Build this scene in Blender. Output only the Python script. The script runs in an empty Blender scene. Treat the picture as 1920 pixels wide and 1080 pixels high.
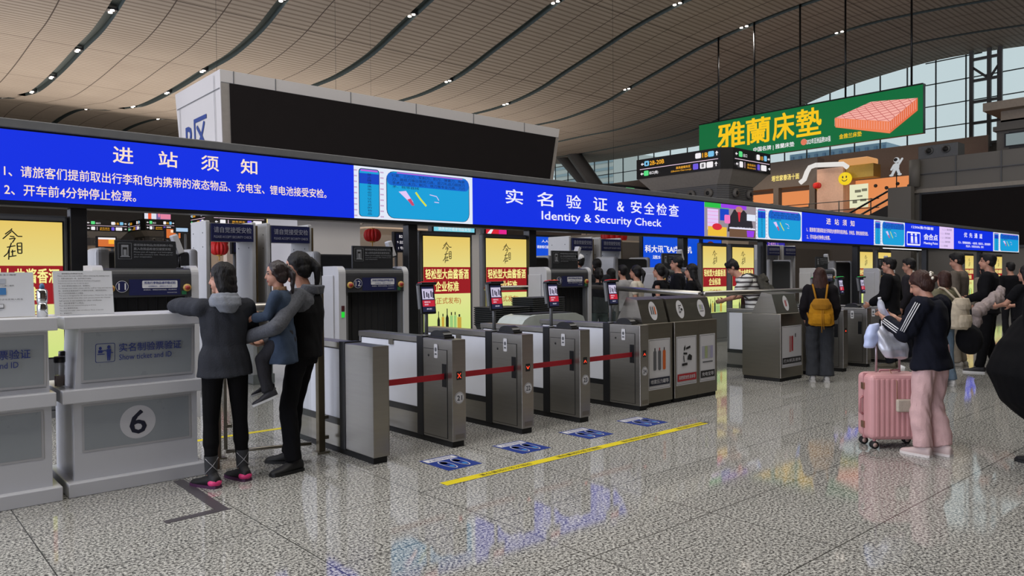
import bpy, bmesh, math, random
from mathutils import Vector, Matrix, noise
random.seed(7)
V=Vector; PI=math.pi
scene=bpy.context.scene; COL=scene.collection
# ---------------------------------------------------------------- camera
CAMH=1.55; FPX=1399.0
RC=Matrix(((0.748591820512001,0.01610893790975192,-0.6628354157571452),
           (-0.6629852505442271,0.0064254027559728245,-0.7486048836069876),
           (-0.0078002450817996755,0.9998495968488676,0.015489992182714804)))
cd=bpy.data.cameras.new('camera'); cam=bpy.data.objects.new('camera',cd); COL.objects.link(cam)
cd.sensor_width=36; cd.lens=FPX/1920*36; cd.clip_end=600; cd.clip_start=.05
cam.matrix_world=Matrix.Translation((0,0,CAMH))@RC.to_4x4(); scene.camera=cam
# ---------------------------------------------------------------- world, exposure, lights
vs=scene.view_settings; vs.view_transform='Standard'; vs.look='None'; vs.gamma=1; vs.use_curve_mapping=False; vs.exposure=0.0
w=bpy.data.worlds.new('sky'); scene.world=w; w.use_nodes=True
bg=w.node_tree.nodes['Background']; bg.inputs[0].default_value=(.56,.68,.71,1); bg.inputs[1].default_value=1.05
def area(name,loc,rot,sx,sy,power,col):
    l=bpy.data.lights.new(name,'AREA'); l.shape='RECTANGLE'; l.size=sx; l.size_y=sy; l.energy=power; l.color=col
    o=bpy.data.objects.new(name,l); COL.objects.link(o); o.location=loc; o.rotation_euler=rot; return o
# fill lights added out of view overhead
area('overhead_fill',(5,3.5,15.6),(0,0,0),38,7,3000,(1,.96,.90))
area('overhead_fill',(-6,14,15.3),(0,0,0),10,14,1500,(.95,.96,1))
area('overhead_fill',(32,1,15.3),(0,0,0),24,6,1200,(1,.96,.90))
area('ceiling_fill',(20,60,6),(PI,0,0),60,30,6500,(1,.88,.78))  # upward fill added to brighten the ceiling, no fixture modelled
area('left_side_fill',(-14,20,5),(0,math.radians(-90),0),8,50,5800,(.80,.84,1))  # added side fill that brightens left-facing surfaces, the wall there is closed
# ---------------------------------------------------------------- pixel <-> place (1920x1080 frame)
def ray(u,v): return RC@V((u-960,540-v,-FPX))
def onz(u,v,z=0):
    r=ray(u,v); t=(z-CAMH)/r.z; return V((t*r.x,t*r.y,z))
def ony(u,v,y):
    r=ray(u,v); t=y/r.y; return V((t*r.x,y,t*r.z+CAMH))
def onx(u,v,x):
    r=ray(u,v); t=x/r.x; return V((x,t*r.y,t*r.z+CAMH))
# ---------------------------------------------------------------- materials
def lin(c):
    return tuple(((x/255)/12.92 if x/255<=.04045 else ((x/255+.055)/1.055)**2.4) for x in c)
MATS={}
def mat(name,rgb,rough=.5,metal=0,emit=0,noise_amt=.08,scale=8,bump=0,bscale=60,alpha=1,trans=0,spec=.5,stretch=None,srgb=True,coat=0):
    if name in MATS: return MATS[name]
    m=bpy.data.materials.new(name); m.use_nodes=True; nt=m.node_tree; b=nt.nodes['Principled BSDF']
    c=lin(rgb) if srgb else rgb
    b.inputs['Base Color'].default_value=(*c,1); b.inputs['Roughness'].default_value=rough; b.inputs['Metallic'].default_value=metal
    b.inputs['Specular IOR Level'].default_value=spec; b.inputs['Coat Weight'].default_value=coat
    if trans: b.inputs['Transmission Weight'].default_value=trans
    if alpha<1: b.inputs['Alpha'].default_value=alpha
    if emit:
        b.inputs['Base Color'].default_value=(.01,.01,.01,1); b.inputs['Emission Color'].default_value=(*c,1); b.inputs['Emission Strength'].default_value=emit
        b.inputs['Specular IOR Level'].default_value=.2
    elif noise_amt or bump:
        tc=nt.nodes.new('ShaderNodeTexCoord'); mp=nt.nodes.new('ShaderNodeMapping'); nt.links.new(tc.outputs['Object'],mp.inputs[0])
        if stretch: mp.inputs['Scale'].default_value=stretch
        if noise_amt:
            n=nt.nodes.new('ShaderNodeTexNoise'); n.inputs['Scale'].default_value=scale; n.inputs['Detail'].default_value=4; nt.links.new(mp.outputs[0],n.inputs['Vector'])
            mx=nt.nodes.new('ShaderNodeMix'); mx.data_type='RGBA'; nt.links.new(n.outputs['Fac'],mx.inputs['Factor'])
            mx.inputs['A'].default_value=(*[x*(1-noise_amt*2) for x in c],1); mx.inputs['B'].default_value=(*[min(1,x*(1+noise_amt*2)) for x in c],1)
            nt.links.new(mx.outputs['Result'],b.inputs['Base Color'])
            mr=nt.nodes.new('ShaderNodeMapRange'); mr.inputs['To Min'].default_value=max(.02,rough-.08); mr.inputs['To Max'].default_value=min(1,rough+.08)
            nt.links.new(n.outputs['Fac'],mr.inputs['Value']); nt.links.new(mr.outputs[0],b.inputs['Roughness'])
        if bump:
            n2=nt.nodes.new('ShaderNodeTexNoise'); n2.inputs['Scale'].default_value=bscale; n2.inputs['Detail'].default_value=3; nt.links.new(mp.outputs[0],n2.inputs['Vector'])
            bp=nt.nodes.new('ShaderNodeBump'); bp.inputs['Strength'].default_value=bump; bp.inputs['Distance'].default_value=.01
            nt.links.new(n2.outputs['Fac'],bp.inputs['Height']); nt.links.new(bp.outputs[0],b.inputs['Normal'])
    MATS[name]=m; return m
def glow(name,rgb,s=1.0): return mat(name,rgb,emit=s)
def fabric(name,rgb,amt=.12,bump=.35,scale=14): return mat(name,rgb,rough=.9,noise_amt=amt,scale=scale,bump=bump,bscale=90,spec=.15)
steel=mat('brushed_steel',(160,157,151),rough=.33,metal=.95,noise_amt=.05,scale=3,stretch=(1,1,14),bump=.04,bscale=40)
steel_dark=mat('dark_steel',(142,137,126),rough=.36,metal=1,noise_amt=.05,scale=3,stretch=(1,1,12))
chrome=mat('chrome',(200,202,205),rough=.12,metal=1,noise_amt=0)
black=mat('black_plastic',(16,16,19),rough=.35)
frame_black=mat('black_frame',(13,14,18),rough=.4)
grey_metal=mat('grey_painted_metal',(96,97,98),rough=.45)
dark_grey=mat('charcoal_panel',(46,47,50),rough=.45)
white_paint=mat('white_lacquer',(200,201,205),rough=.3,noise_amt=.004,scale=1)
off_white=mat('off_white_panel',(178,178,180),rough=.45,noise_amt=.03)
panel_grey=mat('grey_laminate',(150,156,160),rough=.3,noise_amt=.02)
frost=mat('frosted_panel',(214,217,224),rough=.35,noise_amt=.03,scale=4)
paper=mat('paper',(206,208,212),rough=.7,noise_amt=.02)
ink_blue=mat('blue_lettering',(34,52,128),rough=.5,noise_amt=0)
ink_navy=mat('navy_lettering',(20,26,48),rough=.5,noise_amt=0)
ink_black=mat('black_ink',(22,22,24),rough=.6,noise_amt=0)
ink_grey=mat('grey_ink',(92,94,98),rough=.6,noise_amt=0)
ink_white=mat('white_print',(205,205,208),rough=.5,noise_amt=0)
ink_red=mat('red_print',(168,24,34),rough=.5,noise_amt=0)
sign_blue=mat('navy_sign',(20,26,72),rough=.45)
rubber=mat('rubber',(14,14,14),rough=.7)
led_blue=glow('led_blue',(0,44,226)); led_white=glow('led_white',(238,236,255),1.0); led_cream=glow('led_cream',(250,226,205))
led_cyan=glow('led_cyan',(16,158,216)); led_cyan2=glow('led_deep_cyan',(10,98,205)); led_lilac=glow('led_lilac',(226,200,246)); led_ink=glow('led_ink',(12,30,70))
def glass(name,rgb,alpha): return mat(name,rgb,rough=.05,alpha=alpha,noise_amt=0)
clear_glass=glass('clear_glass',(150,165,160),.09)
# ---------------------------------------------------------------- mesh builder
_txt={}
def text_mesh(s,bold=0):
    k=(s,bold)
    if k in _txt: return _txt[k]
    c=bpy.data.curves.new('lettering','FONT'); c.body=s; c.resolution_u=2
    o=bpy.data.objects.new('lettering',c); COL.objects.link(o)
    dg=bpy.context.evaluated_depsgraph_get(); m=bpy.data.meshes.new_from_object(o.evaluated_get(dg))
    vs_=[(v.co.x,v.co.y) for v in m.vertices]; fs=[tuple(p.vertices) for p in m.polygons]
    if vs_:
        x0=min(v[0] for v in vs_);x1=max(v[0] for v in vs_);y0=min(v[1] for v in vs_);y1=max(v[1] for v in vs_)
    else: x0=y0=0;x1=y1=1
    bpy.data.objects.remove(o); bpy.data.curves.remove(c); bpy.data.meshes.remove(m)
    _txt[k]=(vs_,fs,x0,y0,max(1e-4,x1-x0),max(1e-4,y1-y0)); return _txt[k]
class MB:
    def __init__(s): s.v=[];s.f=[];s.m=[];s.s=[];s.ml=[]
    def mi(s,m):
        if m not in s.ml: s.ml.append(m)
        return s.ml.index(m)
    def add(s,vs_,fs,m,smooth=False):
        b=len(s.v); i=s.mi(m); s.v+=[V(x) for x in vs_]
        for f in fs: s.f.append(tuple(b+k for k in f)); s.m.append(i); s.s.append(smooth)
        return s
    def quad(s,a,b,c,d,m): return s.add([a,b,c,d],[(0,1,2,3)],m)
    def box(s,x0,x1,y0,y1,z0,z1,m,bev=0,M=None,seg=2):
        if bev:
            bm=bmesh.new(); bmesh.ops.create_cube(bm,size=1)
            for v in bm.verts: v.co=V(((x0+x1)/2+v.co.x*(x1-x0),(y0+y1)/2+v.co.y*(y1-y0),(z0+z1)/2+v.co.z*(z1-z0)))
            bmesh.ops.bevel(bm,geom=bm.edges[:],offset=bev,segments=seg,profile=.5,affect='EDGES')
            vs_=[v.co.copy() for v in bm.verts]; bm.verts.index_update(); fs=[tuple(v.index for v in f.verts) for f in bm.faces]; bm.free()
        else:
            vs_=[V((x,y,z)) for x in (x0,x1) for y in (y0,y1) for z in (z0,z1)]
            fs=[(0,1,3,2),(4,6,7,5),(0,4,5,1),(2,3,7,6),(0,2,6,4),(1,5,7,3)]
        if M: vs_=[M@v for v in vs_]
        return s.add(vs_,fs,m)
    def prism(s,poly,a,b,m,axis='x'):
        """poly of 2d points in the two other axes, extruded along axis from a to b"""
        n=len(poly)
        def P(p,t): return {'x':(t,p[0],p[1]),'y':(p[0],t,p[1]),'z':(p[0],p[1],t)}[axis]
        vs_=[P(p,a) for p in poly]+[P(p,b) for p in poly]
        fs=[tuple(range(n)),tuple(range(2*n-1,n-1,-1))]+[(i,i+n,(i+1)%n+n,(i+1)%n) for i in range(n)]
        return s.add(vs_,fs,m)
    def tube(s,pts,r,m,n=10,caps=True,sq=1):
        pts=[V(p) for p in pts]; rs=r if isinstance(r,(list,tuple)) else [r]*len(pts)
        vs_=[];fs=[];up=None
        for i,p in enumerate(pts):
            t=(pts[min(i+1,len(pts)-1)]-pts[max(i-1,0)]).normalized()
            if up is None: up=V((0,0,1)) if abs(t.z)<.9 else V((0,1,0))
            a=up.cross(t).normalized(); b_=t.cross(a).normalized(); up=b_
            for k in range(n):
                an=2*PI*k/n; vs_.append(p+a*math.cos(an)*rs[i]+b_*math.sin(an)*rs[i]*sq)
        for i in range(len(pts)-1):
            for k in range(n):
                fs.append((i*n+k,i*n+(k+1)%n,(i+1)*n+(k+1)%n,(i+1)*n+k))
        if caps: fs.append(tuple(range(n-1,-1,-1))); L=(len(pts)-1)*n; fs.append(tuple(range(L,L+n)))
        return s.add(vs_,fs,m,True)
    def cyl(s,a,b,r,m,n=16,r2=None): return s.tube([a,b],[r,r if r2 is None else r2],m,n)
    def ball(s,c,r,m,M=None,nu=14,nv=9):
        rx,ry,rz=(r,r,r) if not isinstance(r,(tuple,list)) else r; c=V(c); vs_=[];fs=[]
        for j in range(nv+1):
            th=PI*j/nv
            for i in range(nu):
                ph=2*PI*i/nu; p=V((rx*math.sin(th)*math.cos(ph),ry*math.sin(th)*math.sin(ph),rz*math.cos(th)))
                vs_.append(c+(M@p if M else p))
        for j in range(nv):
            for i in range(nu): fs.append((j*nu+i,(j+1)*nu+i,(j+1)*nu+(i+1)%nu,j*nu+(i+1)%nu))
        return s.add(vs_,fs,m,True)
    def lathe(s,prof,c,m,n=20,smooth=True):
        c=V(c);vs_=[];fs=[]
        for r,z in prof:
            for i in range(n): a=2*PI*i/n; vs_.append(c+V((r*math.cos(a),r*math.sin(a),z)))
        for j in range(len(prof)-1):
            for i in range(n): fs.append((j*n+i,j*n+(i+1)%n,(j+1)*n+(i+1)%n,(j+1)*n+i))
        fs.append(tuple(range(n-1,-1,-1))); L=(len(prof)-1)*n; fs.append(tuple(range(L,L+n)))
        return s.add(vs_,fs,m,smooth)
    def caps_(s,a,b,ra,rb,m,sq=None):
        """tapered capsule, closed"""
        a=V(a);b=V(b);t=(b-a); L=t.length
        if L<1e-5: return s.ball(a,ra,m)
        t/=L; pts=[];rs=[]
        for k in range(5): an=PI/2*(1-k/4); pts.append(a-t*ra*math.sin(an)); rs.append(max(.0008,ra*math.cos(an)))
        for k in range(5): an=PI/2*(k/4); pts.append(b+t*rb*math.sin(an)); rs.append(max(.0008,rb*math.cos(an)))
        return s.tube(pts,rs,m,12)
    def loft(s,rings,m,n=20):
        """rings: (centre,u,v,rx,ry)"""
        vs_=[];fs=[]
        for c,u,v,rx,ry in rings:
            for k in range(n): a=2*PI*k/n; vs_.append(V(c)+u*rx*math.cos(a)+v*ry*math.sin(a))
        for i in range(len(rings)-1):
            for k in range(n): fs.append((i*n+k,i*n+(k+1)%n,(i+1)*n+(k+1)%n,(i+1)*n+k))
        fs.append(tuple(range(n-1,-1,-1))); L=(len(rings)-1)*n; fs.append(tuple(range(L,L+n)))
        return s.add(vs_,fs,m,True)
    def build(s,name,parent=None,fixn=False):
        me=bpy.data.meshes.new(name); me.from_pydata(s.v,[],s.f); me.polygons.foreach_set('material_index',s.m); me.polygons.foreach_set('use_smooth',s.s)
        for m in s.ml: me.materials.append(m)
        me.update()
        o=bpy.data.objects.new(name,me); COL.objects.link(o)
        if parent: o.parent=parent
        return o
class Pl:
    """drawing surface: rects, text and shapes laid on a plane, each a hair in front of the last"""
    def __init__(s,mb,o,xd,yd,step=.001,lift=.0015):
        s.mb=mb;s.o=V(o);s.x=V(xd).normalized();s.y=V(yd).normalized();s.n=s.x.cross(s.y);s.k=lift;s.st=step
    def p(s,x,y): return s.o+s.x*x+s.y*y+s.n*s.k
    def up(s): s.k+=s.st
    def rect(s,x0,y0,x1,y1,m): s.mb.quad(s.p(x0,y0),s.p(x1,y0),s.p(x1,y1),s.p(x0,y1),m); s.up()
    def poly(s,pts,m): s.mb.add([s.p(*q) for q in pts],[tuple(range(len(pts)))],m); s.up()
    def oval(s,cx,cy,rx,ry,m,n=28): s.poly([(cx+rx*math.cos(2*PI*k/n),cy+ry*math.sin(2*PI*k/n)) for k in range(n)],m)
    def rrect(s,x0,y0,x1,y1,r,m):
        pts=[]
        for cx,cy,a in ((x1-r,y1-r,0),(x0+r,y1-r,90),(x0+r,y0+r,180),(x1-r,y0+r,270)):
            for k in range(5): an=math.radians(a+k*22.5); pts.append((cx+r*math.cos(an),cy+r*math.sin(an)))
        s.poly(pts,m)
    def line(s,pts,w,m):
        for (ax,ay),(bx,by) in zip(pts[:-1],pts[1:]):
            d=math.hypot(bx-ax,by-ay) or 1; nx,ny=-(by-ay)/d*w/2,(bx-ax)/d*w/2
            s.mb.quad(s.p(ax-nx,ay-ny),s.p(bx-nx,by-ny),s.p(bx+nx,by+ny),s.p(ax+nx,ay+ny),m)
        s.up()
    def text(s,t,x0,y0,w,h,m,bold=0):
        vs_,fs,tx,ty,tw,th=text_mesh(t,bold)
        ex=bold*1.3*w/tw; ey=bold*1.3*h/th
        for dx,dy in (((0,0),(ex,0),(0,ey),(ex,ey)) if bold else ((0,0),)):
            s.mb.add([s.p(x0+dx+(a-tx)/tw*(w-ex),y0+dy+(b-ty)/th*(h-ey)) for a,b in vs_],fs,m); s.k+=s.st*.2
        s.up()
    def spaced(s,t,x0,x1,y0,h,m,wch=None,bold=0):
        n=len(t); wch=wch or h
        for i,ch in enumerate(t): s.text(ch,x0+(x1-x0-wch)*i/(n-1),y0,wch,h,m,bold); s.k-=s.st
        s.up()
XF=(V((1,0,0)),V((0,0,1)))      # plane facing -Y
XL=(V((0,-1,0)),V((0,0,1)))     # plane facing -X
def thing(name,label,cat,loc=(0,0,0),rz=0,group=None):
    o=bpy.data.objects.new(name,None); COL.objects.link(o); o.location=loc; o.rotation_euler=(0,0,rz); o.empty_display_size=.1
    o['label']=label;o['category']=cat
    if group:o['group']=group
    return o
def tag(o,label,cat,group=None):
    o['label']=label;o['category']=cat
    if group:o['group']=group
    return o
def struct(o,label=None):
    o['kind']='structure'
    if label:o['label']=label
    return o
def dup(r,loc,label=None,rz=None):
    c=r.copy(); COL.objects.link(c); c.location=loc
    if label:c['label']=label
    if rz is not None:c.rotation_euler=(0,0,rz)
    for ch in r.children:
        d=ch.copy(); COL.objects.link(d); d.parent=c
        for g in ch.children:
            e=g.copy(); COL.objects.link(e); e.parent=d
    return c
# ================================================================ SETTING
def floor_mat():
    m=bpy.data.materials.new('polished_granite'); m.use_nodes=True; nt=m.node_tree; N=nt.nodes; L=nt.links; b=N['Principled BSDF']
    tc=N.new('ShaderNodeTexCoord'); sep=N.new('ShaderNodeSeparateXYZ'); L.new(tc.outputs['Object'],sep.inputs[0])
    n=N.new('ShaderNodeTexNoise'); n.inputs['Scale'].default_value=60; n.inputs['Detail'].default_value=5; n.inputs['Roughness'].default_value=.72; L.new(tc.outputs['Object'],n.inputs['Vector'])
    cr=N.new('ShaderNodeValToRGB'); e=cr.color_ramp.elements; e[0].position=.40;e[0].color=(*lin((52,52,52)),1); e[1].position=.60;e[1].color=(*lin((204,203,196)),1)
    k=cr.color_ramp.elements.new(.47);k.color=(*lin((116,115,112)),1); k=cr.color_ramp.elements.new(.53);k.color=(*lin((174,173,167)),1)
    L.new(n.outputs['Fac'],cr.inputs[0])
    big=N.new('ShaderNodeTexNoise'); big.inputs['Scale'].default_value=1.1; L.new(tc.outputs['Object'],big.inputs['Vector'])
    mr=N.new('ShaderNodeMapRange'); mr.inputs['To Min'].default_value=.85; mr.inputs['To Max'].default_value=1.12; L.new(big.outputs['Fac'],mr.inputs['Value'])
    mul=N.new('ShaderNodeVectorMath'); mul.operation='SCALE'; L.new(cr.outputs[0],mul.inputs[0]); L.new(mr.outputs[0],mul.inputs['Scale'])
    def joint(out,off,per,wd):
        a=N.new('ShaderNodeMath');a.operation='SUBTRACT';a.inputs[1].default_value=off-per*40;L.new(out,a.inputs[0])
        q=N.new('ShaderNodeMath');q.operation='MODULO';q.inputs[1].default_value=per;L.new(a.outputs[0],q.inputs[0])
        l=N.new('ShaderNodeMath');l.operation='LESS_THAN';l.inputs[1].default_value=wd;L.new(q.outputs[0],l.inputs[0]); return l
    jx=joint(sep.outputs['X'],.78,1.13,.007); jy=joint(sep.outputs['Y'],.26,.837,.007)
    mx=N.new('ShaderNodeMath');mx.operation='MAXIMUM';L.new(jx.outputs[0],mx.inputs[0]);L.new(jy.outputs[0],mx.inputs[1])
    mm=N.new('ShaderNodeMix');mm.data_type='RGBA';L.new(mx.outputs[0],mm.inputs['Factor']);L.new(mul.outputs[0],mm.inputs['A']);mm.inputs['B'].default_value=(*lin((60,60,58)),1)
    L.new(mm.outputs['Result'],b.inputs['Base Color']); b.inputs['Roughness'].default_value=.06; b.inputs['Specular IOR Level'].default_value=.5
    n3=N.new('ShaderNodeTexNoise'); n3.inputs['Scale'].default_value=3; L.new(tc.outputs['Object'],n3.inputs['Vector'])
    m3=N.new('ShaderNodeMapRange'); m3.inputs['To Min'].default_value=.03; m3.inputs['To Max'].default_value=.075; L.new(n3.outputs['Fac'],m3.inputs['Value']); L.new(m3.outputs[0],b.inputs['Roughness'])
    return m
mb=MB(); mb.box(-40,110,-40,135,-.3,0,floor_mat()); struct(mb.build('floor'),'speckled grey polished granite floor')
# ceiling profile across Y (metres), vault axis along X
PR=[(-40,15.0),(-20,17),(0,16.2),(10,17.6),(21,18.5),(27,18.1),(30.6,17.55),(33.8,16.75),(37,15.95),(40,15.2),(44,14.75),(48,14.75),(55,14.7),(62,14.95),(67,15.6),(72,16.3),(85,18.4),(100,18.6),(115,16),(135,14)]
def zc(y):
    # smooth (Catmull-Rom) interpolation
    for i in range(len(PR)-1):
        if PR[i][0]<=y<=PR[i+1][0]:
            p0=PR[max(0,i-1)];p1=PR[i];p2=PR[i+1];p3=PR[min(len(PR)-1,i+2)]
            t=(y-p1[0])/(p2[0]-p1[0]); d=p2[0]-p1[0]
            m1=(p2[1]-p0[1])/(p2[0]-p0[0])*d; m2=(p3[1]-p1[1])/(p3[0]-p1[0])*d
            return (2*t**3-3*t*t+1)*p1[1]+(t**3-2*t*t+t)*m1+(-2*t**3+3*t*t)*p2[1]+(t**3-t*t)*m2
    return PR[-1][1]
def ceil_mat():
    m=bpy.data.materials.new('ribbed_ceiling_panels'); m.use_nodes=True; nt=m.node_tree; N=nt.nodes; L=nt.links; b=N['Principled BSDF']
    tc=N.new('ShaderNodeTexCoord'); sep=N.new('ShaderNodeSeparateXYZ'); L.new(tc.outputs['Object'],sep.inputs[0])
    def mod(out,off,per,thr):
        a=N.new('ShaderNodeMath');a.operation='SUBTRACT';a.inputs[1].default_value=off-per*60;L.new(out,a.inputs[0])
        q=N.new('ShaderNodeMath');q.operation='MODULO';q.inputs[1].default_value=per;L.new(a.outputs[0],q.inputs[0])
        l=N.new('ShaderNodeMath');l.operation='LESS_THAN';l.inputs[1].default_value=thr;L.new(q.outputs[0],l.inputs[0]);return l
    fine=mod(sep.outputs['Y'],0,.36,.13); jx=mod(sep.outputs['X'],10,2.3333,.06); jy=mod(sep.outputs['Y'],3,9.0,.05)
    n=N.new('ShaderNodeTexNoise'); n.inputs['Scale'].default_value=.35; n.inputs['Detail'].default_value=3; L.new(tc.outputs['Object'],n.inputs['Vector'])
    c0=N.new('ShaderNodeMix');c0.data_type='RGBA';L.new(n.outputs['Fac'],c0.inputs['Factor']);c0.inputs['A'].default_value=(*lin((168,156,144)),1);c0.inputs['B'].default_value=(*lin((192,181,168)),1)
    c1=N.new('ShaderNodeMix');c1.data_type='RGBA';L.new(fine.outputs[0],c1.inputs['Factor']);L.new(c0.outputs['Result'],c1.inputs['A']);c1.inputs['B'].default_value=(*lin((146,134,122)),1)
    ad=N.new('ShaderNodeMath');ad.operation='MAXIMUM';L.new(jx.outputs[0],ad.inputs[0]);L.new(jy.outputs[0],ad.inputs[1])
    c2=N.new('ShaderNodeMix');c2.data_type='RGBA';L.new(ad.outputs[0],c2.inputs['Factor']);L.new(c1.outputs['Result'],c2.inputs['A']);c2.inputs['B'].default_value=(*lin((84,74,68)),1)
    L.new(c2.outputs['Result'],b.inputs['Base Color']); b.inputs['Roughness'].default_value=.7; b.inputs['Specular IOR Level'].default_value=.2
    return m
cm=ceil_mat(); slot_m=mat('slot_channel',(84,96,96),rough=.6)
cb=MB(); lamps=[]
SW=.27
xs=[10+7*k for k in range(-4,8)]
ys=[-40+1.0*k for k in range(0,176)]
def strip(x0,x1,ya,yb,m,dz=0):
    yy=[y for y in ys if ya<=y<=yb]; n=len(yy); vv=[];ff=[]
    for y in yy: z=zc(y)+dz; vv+=[V((x0,y,z)),V((x1,y,z))]
    for i in range(n-1): ff.append((2*i,2*i+2,2*i+3,2*i+1))
    cb.add(vv,ff,m,True)
edges=[-40]+[v for x in xs for v in (x-SW,x+SW)]+[65]
for i in range(0,len(edges),2): strip(edges[i],edges[i+1],-40,135,cm)
for x in xs:
    strip(x-SW,x+SW,68,72,cm)
    for ya,yb in ((-40,68),(72,135)):
        strip(x-SW,x+SW,ya,yb,slot_m,.35)
        for s_ in (-SW,SW):
            yy=[y for y in ys if ya<=y<=yb]; vv=[];ff=[]
            for y in yy: z=zc(y); vv+=[V((x+s_,y,z)),V((x+s_,y,z+.36))]
            for i in range(len(yy)-1): ff.append((2*i,2*i+2,2*i+3,2*i+1))
            cb.add(vv,ff,slot_m,True)
struct(cb.build('ceiling'),'ribbed wavy station ceiling with dark slots')
# outer roof skin
mb=MB(); 
for i in range(len(ys)-1): mb.quad((-40,ys[i],zc(ys[i])+.8),(65,ys[i],zc(ys[i])+.8),(65,ys[i+1],zc(ys[i+1])+.8),(-40,ys[i+1],zc(ys[i+1])+.8),slot_m)
struct(mb.build('roof'))
# spotlights recessed in the slots (two per fitting)
spot_on=glow('spot_lamp',(255,240,225),9)
mb=MB(); mb.box(-.24,.24,-.26,.26,.0,.12,dark_grey)
base=None
PP=[(10,63.5),(10,56.5),(10,49),(10,41.5),(17,64.5),(17,56),(17,48.8),(17,37),(24,51),(24,35.5),(31,41.5),(31,31),(38,43.5),(38,27.5),(45,37.3),(45,27.2),(10,80),(17,80),(24,82),(3,75),(52,24),(31,61)]
for i,(x,y) in enumerate(PP):
    lab='pair of bright recessed spotlights in the ceiling slot %s'
    if base is None:
        t=thing('ceiling_spotlight','pair of round recessed spotlights shining in a dark ceiling slot','spotlight',(x,y,zc(y)+.06),0,'spotlights in the ceiling slots')
        mb.build('housing',t)
        l=MB()
        for dy in (-.2,.2): l.cyl((0,dy,-.04),(0,dy,.0),.10,spot_on,14)
        l.build('lamp',t); base=t
    else: dup(base,(x,y,zc(y)+.06))
    sl=bpy.data.lights.new('slot_lamp','SPOT'); sl.energy=1300; sl.spot_size=math.radians(120); sl.spot_blend=.6; sl.shadow_soft_size=.12; sl.color=(1,.93,.85); so_=bpy.data.objects.new('slot_lamp',sl); COL.objects.link(so_); so_.location=(x,y,zc(y)-.05)
# ---- end glass wall at X=65
XE=65; wallg=mat('upper_wall_cladding',(120,114,108),rough=.7); mull=mat('mullion_metal',(60,68,70),rough=.5)
mb=MB(); mb.box(XE,XE+.4,-40,135,0,11.4,wallg); struct(mb.build('wall_right'),'grey wall under the arched end glazing')
gl=mat('end_glass',(214,226,230),rough=.04,alpha=.12,noise_amt=0)
mb=MB(); yy=[-10+k*1.0 for k in range(0,100)]
for a,b_ in zip(yy[:-1],yy[1:]): mb.quad((XE+.15,b_,11.4),(XE+.15,a,11.4),(XE+.15,a,zc(a)),(XE+.15,b_,zc(b_)),gl)
g=mb.build('window_1'); struct(g,'arched end wall of glass panes')
mb=MB()
y=-10.0
while y<88:
    mb.box(XE,XE+.1,y-.045,y+.045,11.4,zc(y)+.1,mull); y+=2.15
z=11.4
while z<19:
    # horizontal rails cut to the arch
    seg=[q for q in yy if zc(q)>z]; 
    if seg:
        run=[seg[0]]
        for q in seg[1:]+[999]:
            if q-run[-1]>1.5:
                mb.box(XE,XE+.1,run[0],run[-1]+.01,z-.035,z+.035,mull); run=[q]
            else: run.append(q)
    z+=1.75
struct(mb.build('trim_1'),'thin dark mullions of the end glazing')
# lattice steel columns
def lattice(y0,y1,lab):
    t=thing('lattice_column',lab,'column',(XE-1.0,y0,11.0),0,None)
    z1=zc((y0+y1)/2)-11.0; d=y1-y0; f=MB(); 
    for a in (0,d*.38,d): f.box(-.12,.12,a-.13,a+.13,0,z1,grey_metal)
    f.build('chord',t)
    k=MB(); z=.3
    while z<z1-.5:
        k.box(-.1,.1,0,d,z-.1,z+.1,grey_metal); z+=1.6
    for s_ in (z1-1.2,):
        k.tube([(0,d*.38,s_-1.1),(0,0,s_)],.09,grey_metal); k.tube([(0,d*.38,s_-1.1),(0,d,s_)],.09,grey_metal)
    k.build('bracing',t)
lattice(17.5,19.4,'tall steel lattice column in front of the end glazing at right')
lattice(41.0,43.2,'steel lattice column in the gap left of the wayfinding kiosk')
# far and side walls
farw=mat('far_wall',(150,140,134),rough=.8,noise_amt=.05,scale=.5)
mb=MB(); mb.box(-40,65,134,134.4,0,14,farw); struct(mb.build('wall_back'),'far end wall of the hall')
win=glow('far_window',(120,138,134))
mb=MB(); mb.box(-40,-39.6,-20,135,0,18,farw); struct(mb.build('wall_left'),'long side wall of the hall')
mb=MB(); mb.box(-40,65,-20.4,-20,0,17.5,mat('rear_hall_wall',(112,98,84),rough=.7)); struct(mb.build('wall_front'),'wall behind the photographer')
# towers seen through the glass
bluebld=mat('tower_glass',(120,150,172),rough=.4,noise_amt=0); palebld=mat('tower_concrete',(205,205,200),rough=.8)
def tower(x,y,wx,wy,z0,z1,m,lab,stripe,vert=True):
    b=MB(); b.box(x,x+wx,y,y+wy,z0-60,z1,m)
    if vert:
        q=y
        while q<y+wy: b.box(x-.3,x,q,q+.5,z0-60,z1-.5,stripe); q+=1.6
    else:
        q=z0
        while q<z1: b.box(x-.3,x,y,y+wy,q,q+.6,stripe); q+=1.8
    tag(b.build('tower_block'),lab,'building')
def zt(v,u,X): return onx(u,v,X).z
X2=140
ya=onx(1481,300,X2).y; yb=onx(1662,300,X2).y
tower(X2,yb,20,ya-yb,onx(1500,310,X2).z,onx(1560,280,X2).z,bluebld,'blue glass building outside seen through the end glazing under the mattress screen',mat('tower_fins',(88,120,150),rough=.5,noise_amt=0))
ya=onx(1040,320,X2).y; yb=onx(1086,320,X2).y
tower(X2,yb,20,ya-yb,15,onx(1060,316,X2).z+3,palebld,'pale tower outside, left of the slanted steel strut',mat('tower_bands',(150,168,176),rough=.5,noise_amt=0),False)
ya=onx(1108,320,X2).y; yb=onx(1150,320,X2).y
tower(X2,yb,20,ya-yb,15,onx(1120,316,X2).z+4,palebld,'pale tower outside, right of the slanted steel strut',mat('tower_bands',(150,168,176)),False)
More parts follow.
